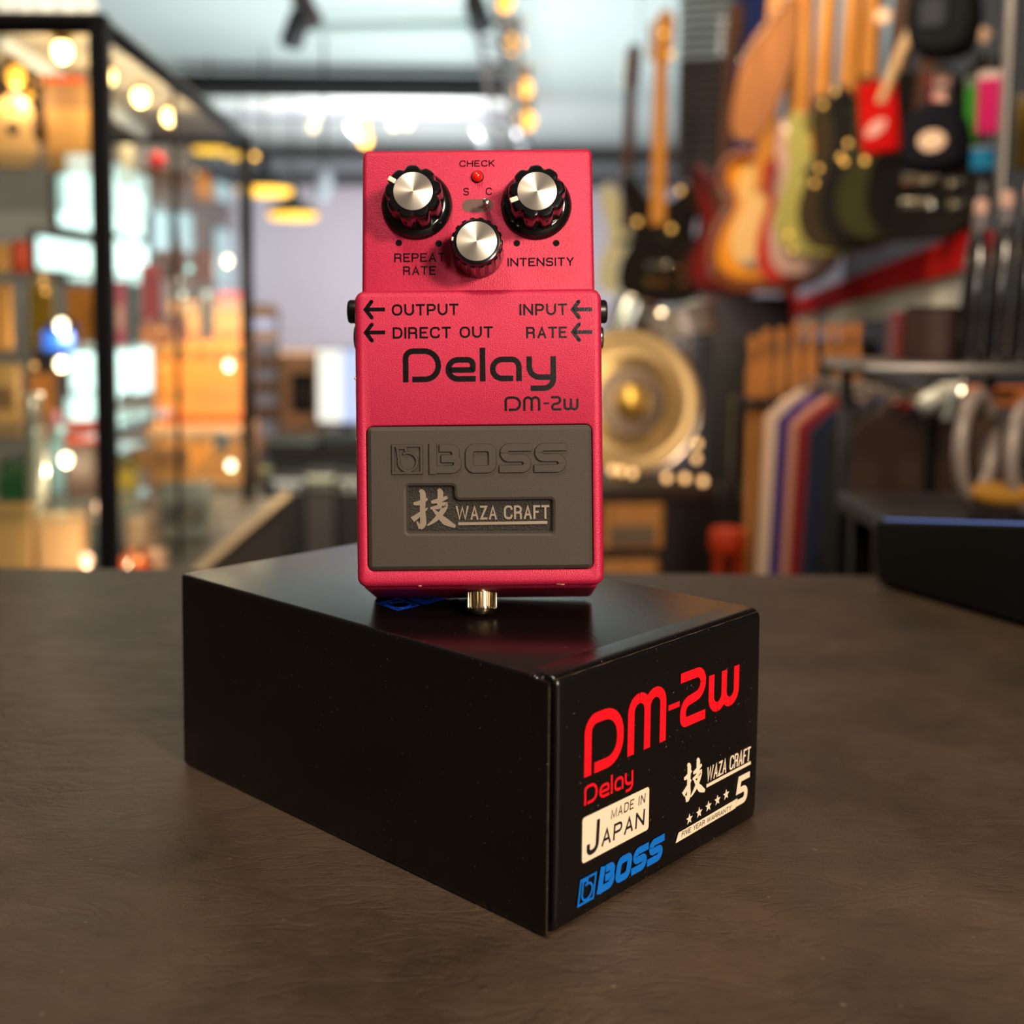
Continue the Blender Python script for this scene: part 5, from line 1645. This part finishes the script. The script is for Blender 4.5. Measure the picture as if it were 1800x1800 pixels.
# ------------------------------------------------------------------ cymbal, drum hoops, cases
M_CYM = mat('brass_cymbal', S(214, 180, 120), .34, 1.0, aniso=.7, bump=.6, bscale=160)
YC = 2.6
c = at(1108, 706, YC)
R_ = 131 * YC / F_PX
cy = thing('cymbal', 'large golden cymbal standing upright right of the pedal', 'cymbal', c, (Z_(82), 0, Z_(10)))
prf = [(.006, .024), (R_ * .10, .023), (R_ * .19, .016), (R_ * .23, .009)]
for k in range(1, 9):
    r = R_ * (.23 + .77 * k / 8)
    prf += [(r - R_ * .04, .009 - .008 * k / 8 + .0018), (r, .009 - .009 * k / 8)]
prf += [(R_, -.002), (R_ * .22, .006), (.006, .020)]
B().lathe(prf, 72).build('plate', M_CYM, cy)
M_BAND = mat('pale_brass_band', S(226, 194, 140), .42, .85)
for ra_, rb_, m_ in ((.24, .50, mat('dull_brass_band', S(150, 130, 112), .45, .8)), (.60, .78, M_BAND), (.82, .95, M_BAND)):
    B().lathe([(R_ * ra_, .004), (R_ * (ra_ + .02), .0125 - .008 * ra_), (R_ * (rb_ - .02), .0125 - .008 * rb_), (R_ * rb_, .001)], 72).build('plate_ring', m_, cy)
B().ball((0, 0, .030), R_ * .19, 20, .45).build('bell', mat('bell_brass', S(246, 200, 96), .35, .8), cy)
B().torus((0, 0, .0), R_ * .985, .004, 72, 8).build('rim', mat('cymbal_rim', S(190, 172, 160), .25, 1.0), cy)
for i, (px, py, lb) in enumerate(((1226, 780, 'upper'), (1224, 806, 'lower'))):  # added glow beads for reflections on polished lugs
    spotlight(px, py, 2.5, lb + ' amber glow bead standing for a lug glint beside the cymbal edge', 'lug glint beads beside the cymbal', .007, mat('lug_glint', S(250, 196, 130), .2, emit=2.2), False)
for i, (px, py, lb) in enumerate(((1076, 826, 'leftmost'), (1092, 828, 'second'), (1112, 832, 'third'), (1172, 840, 'fourth'), (1204, 841, 'fifth'), (1236, 846, 'rightmost'))):  # more added glow beads, for reflections along the cabinet top
    spotlight(px, py, 2.42, 'amber glow bead standing for a glint along the top of the black cabinet under the cymbal, ' + lb + ' of six', 'glint beads on the black cabinet', .007, MATS['lug_glint'], False)
# dark head amp under the cymbal
foot_a = at(1150, 1000, 2.45)
c, W, H = px_rect(1040, 852, 1262, 1200, 2.45)
ca = thing('amplifier_cabinet', 'black cabinet under the cymbal with a tan wooden front panel', 'amplifier', c, (0, 0, .12))
B().box(-W / 2, W / 2, 0, .3, 0, H, .008, 2).build('cabinet', mat('black_tolex', S(22, 17, 15), .5), ca)
M_TAN = wood('tan_panel', S(188, 124, 60), S(214, 152, 86), 16, .45)
def zpx(y): return at(1100, y, 2.45).z - c.z
B().box(-W * .46, W * .03, -.012, .004, zpx(962), zpx(884), .002, 1).build('front_panel', M_TAN, ca)
B().box(-W * .40, -W * .03, -.016, -.010, zpx(956), zpx(920), .002, 1).build('panel_inset', mat('grey_inset', S(120, 102, 84), .5), ca)
B().box(-W * .46, -.0, -.012, .004, zpx(1010), zpx(982), .002, 1).build('front_panel', M_TAN, ca)
B().box(-W * .45, W * .45, -.008, .004, zpx(878), zpx(858), .001, 1).build('top_strip', mat('brown_strip', S(60, 46, 36), .4), ca)
for k, px in enumerate((1088, 1176, 1204, 1234)):
    p = at(px, 846, 2.5)
    B().lathe([(.010, 0), (.009, .014), (.001, .016)], 14).build('control_knob', mat('brass_knob', S(236, 186, 120), .25, 1.0), ca, (p.x - c.x, .05, H))
# snare, dark cases and orange stool beyond
c, W, H = px_rect(1146, 528, 1258, 590, 3.2)
sn = thing('snare_drum', 'pale silver drum behind the top of the cymbal', 'drum', c, (0, Z_(-14), 0))
B().lathe([(W / 2, 0), (W / 2, H * .8)], 40).build('shell', mat('silver_shell', S(190, 180, 178), .3, .5), sn)
for z in (0.0, H * .8):
    B().torus((0, 0, z), W / 2 + .003, .005, 40, 8).build('hoop', M_CHROME, sn)
for k in range(6):
    a = 2 * PI * k / 6 + .2
    B().cyl((W * .52 * math.cos(a), W * .52 * math.sin(a), H * .1), (W * .52 * math.cos(a), W * .52 * math.sin(a), H * .7), .006, n=8).build('lug', M_CHROME, sn)
B().cyl((0, 0, FZ - c.z), (0, 0, .005), .012, n=10).build('stand_leg', M_CHROME, sn)
c, W, H = px_rect(1064, 526, 1136, 588, 3.4)
sn = thing('tom_drum', 'small chrome drum close behind the right pedal edge', 'drum', c, (0, Z_(18), 0))
B().lathe([(W / 2, 0), (W / 2, H)], 36).build('shell', mat('chrome_shell', S(206, 214, 216), .15, 1.0), sn)
for z in (0.0, H):
    B().torus((0, 0, z), W / 2 + .003, .006, 36, 8).build('hoop', M_CHROME, sn)
B().cyl((0, 0, FZ - c.z), (0, 0, .005), .012, n=10).build('stand_leg', M_CHROME, sn)


def case(label, r, Y, col, yaw=.0, h=None):
    c, W, H = px_rect(*r, Y)
    t = thing('flight_case', label, 'case', c, (0, 0, yaw))
    B().box(-W / 2, W / 2, 0, W * .8, 0, H, .012, 2).build('case_body', mat('case_%d_%d_%d' % col, S(*col), .6), t)
    B().tube([(-W * .1, -.002, H * .78), (-W * .08, -.02, H * .79), (W * .08, -.02, H * .79), (W * .1, -.002, H * .78)], .006, 8).build('handle', M_DARK, t)
    for s_ in (-.3, .3):
        B().box(s_ * W - .015, s_ * W + .015, -.006, .002, H * .6, H * .64, .002, 1).build('latch', M_GREYM, t)
    return t
case('tall near-black case standing between the cymbal and the wooden necks', (1232, 590, 1322, 1300), 3.0, (16, 12, 13))
case('dark violet case behind the tall black one under the amber guitar', (1226, 520, 1386, 900), 3.6, (38, 28, 40))
case('black case added as dark backing behind the wooden necks', (1376, 600, 1540, 900), 3.1, (15, 12, 13))  # added to darken the gaps between the necks
c, W, H = px_rect(1238, 930, 1304, 1300, 2.3)
stl = thing('stool', 'orange-red stool low between the black case and the necks', 'stool', c)
B().lathe([(W * .46, H - .045), (W * .5, H - .035), (W * .5, H - .012), (W * .45, H), (.002, H)], 32).build('seat', mat('orange_vinyl', S(196, 58, 18), .5), stl)
for k in range(4):
    a = PI / 4 + k * PI / 2
    B().cyl((W * .34 * math.cos(a), W * .34 * math.sin(a), H - .045), (W * .46 * math.cos(a), W * .46 * math.sin(a), 0), .009, n=8).build('leg', mat('orange_leg', S(176, 48, 14), .5), stl)
c = at(1270, 928, 2.3)
# drum hoops at right on a stand below the shelf
M_HOOP = mat('grey_hoop', S(176, 160, 152), .35, .4)
for px, py, rx, yaw, lb in ((1716, 786, 92, Z_(52), 'grey drum hoop tilted on edge below the grey shelf'), (1806, 800, 92, Z_(50), 'second grey drum hoop cut by the right frame edge')):
    Y = 1.12
    R_ = rx * Y / F_PX
    t = thing('drum_hoop', lb, 'drum hoop', at(px, py, Y), (0, Z_(26), yaw), 'grey drum hoops')
    B().torus((0, 0, 0), R_, .0066, 56, 10, Matrix.Rotation(PI / 2, 4, 'X')).build('hoop_ring', M_HOOP, t)
    B().torus((0, .006, 0), R_ * .93, .0022, 56, 8, Matrix.Rotation(PI / 2, 4, 'X')).build('inner_bead', M_CHROME, t)
hb = at(1740, 880, 1.12)
hs = thing('stock_stand', 'low dark table carrying the grey drum hoops', 'table', (hb.x + .03, 1.05, FZ))
B().box(-.14, .2, -.06, .2, hb.z - FZ - .03, hb.z - FZ - .012, .002, 1).build('tabletop', M_DARK, hs)
for x in (-.12, .18):
    for y in (-.04, .18):
        B().box(x - .01, x + .01, y - .01, y + .01, 0, hb.z - FZ - .03).build('leg', M_DARK, hs)
tag(B().ball((0, 0, 0), .020, 20, .6, 1.6, 1.0).build('felt_pad', mat('mustard_felt', S(168, 118, 36), .9), None, at(1760, 868, 1.1)), 'mustard coloured soft pad lying under the drum hoops', 'pad')
c = at(1656, 700, 1.5)
t = thing('egg_shaker', 'glossy white egg-shaped shaker in shadow under the shelf', 'shaker', c, (0, Z_(68), Z_(10)))
B().lathe([(.001, -.035), (.012, -.03), (.019, -.01), (.018, .008), (.010, .03), (.001, .034)], 24).build('shell', mat('white_gloss', S(214, 214, 200), .2), t)
B().torus((0, 0, 0), .0186, .0015, 24, 6).build('seam', mat('seam_grey', S(120, 116, 110), .4), t)
c = at(1694, 706, 1.45)
t = thing('bell', 'small silver bell under the grey shelf right of the white shaker', 'bell', c)
B().lathe([(.026, -.022), (.022, -.012), (.015, .004), (.009, .016), (.003, .02)], 28).build('bell_cup', M_CHROME, t)
B().ball((0, 0, .024), .004, 10).build('bell_loop', M_CHROME, t)
c, W, H = px_rect(1722, 684, 1840, 712, 1.35)
tag(B().box(-W / 2, W / 2, -.04, .06, 0, H, .003, 1).build('carton', mat('orange_card', S(204, 108, 28), .5), None, c, (0, 0, -.1)), 'flat orange carton under the grey shelf behind the hoops', 'box')
case('dark brown case in the shadow behind the shirts', (1560, 700, 1720, 1200), 2.2, (34, 18, 16), -.2)
case('near-black case behind the drum hoops at the right', (1700, 700, 1900, 1200), 1.9, (28, 20, 18), -.2)

# ------------------------------------------------------------------ black device on the counter, right
T0, T1 = Vector((.2105, .700, 0)), Vector((.2655, .590, 0))
d = (T1 - T0).normalized()
ang = math.atan2(d.y, d.x)
Ld, Wd = .18, .20
dv = thing('counter_device', 'black wedge shaped device with a blue reflection put in as glow on its top at the right of the counter', 'device', T0 + Vector((0, 0, .0003)), (0, 0, ang))
zt_ = lambda u, v: .0385 + .0172 * u / .123 - .10 * v      # top rises toward the viewer, falls away behind
q = rrect(0, Ld, 0, Wd, .012)
b = B()
b.loft([[(p.x, p.y, z if z < .01 else zt_(p.x, p.y) - (.0386 - z)) for p in (inset(q, i_) if i_ else q)] for i_, z in ((.010, 0), (.004, .003), (0, .02), (0, .0366), (.0015, .0386))])
b.build('casing', mat('black_casing', S(13, 12, 13), .5), dv)
q = rrect(.006, Ld - .006, .006, Wd - .006, .008)
B().loft([[(p.x, p.y, zt_(p.x, p.y) + h) for p in q] for h in (-.0005, .0009)]).build('glass_top', mat('blue_sheen_glass', S(120, 150, 230), .15, emit=.55), dv)  # emission stands in for the ceiling's bluish reflection
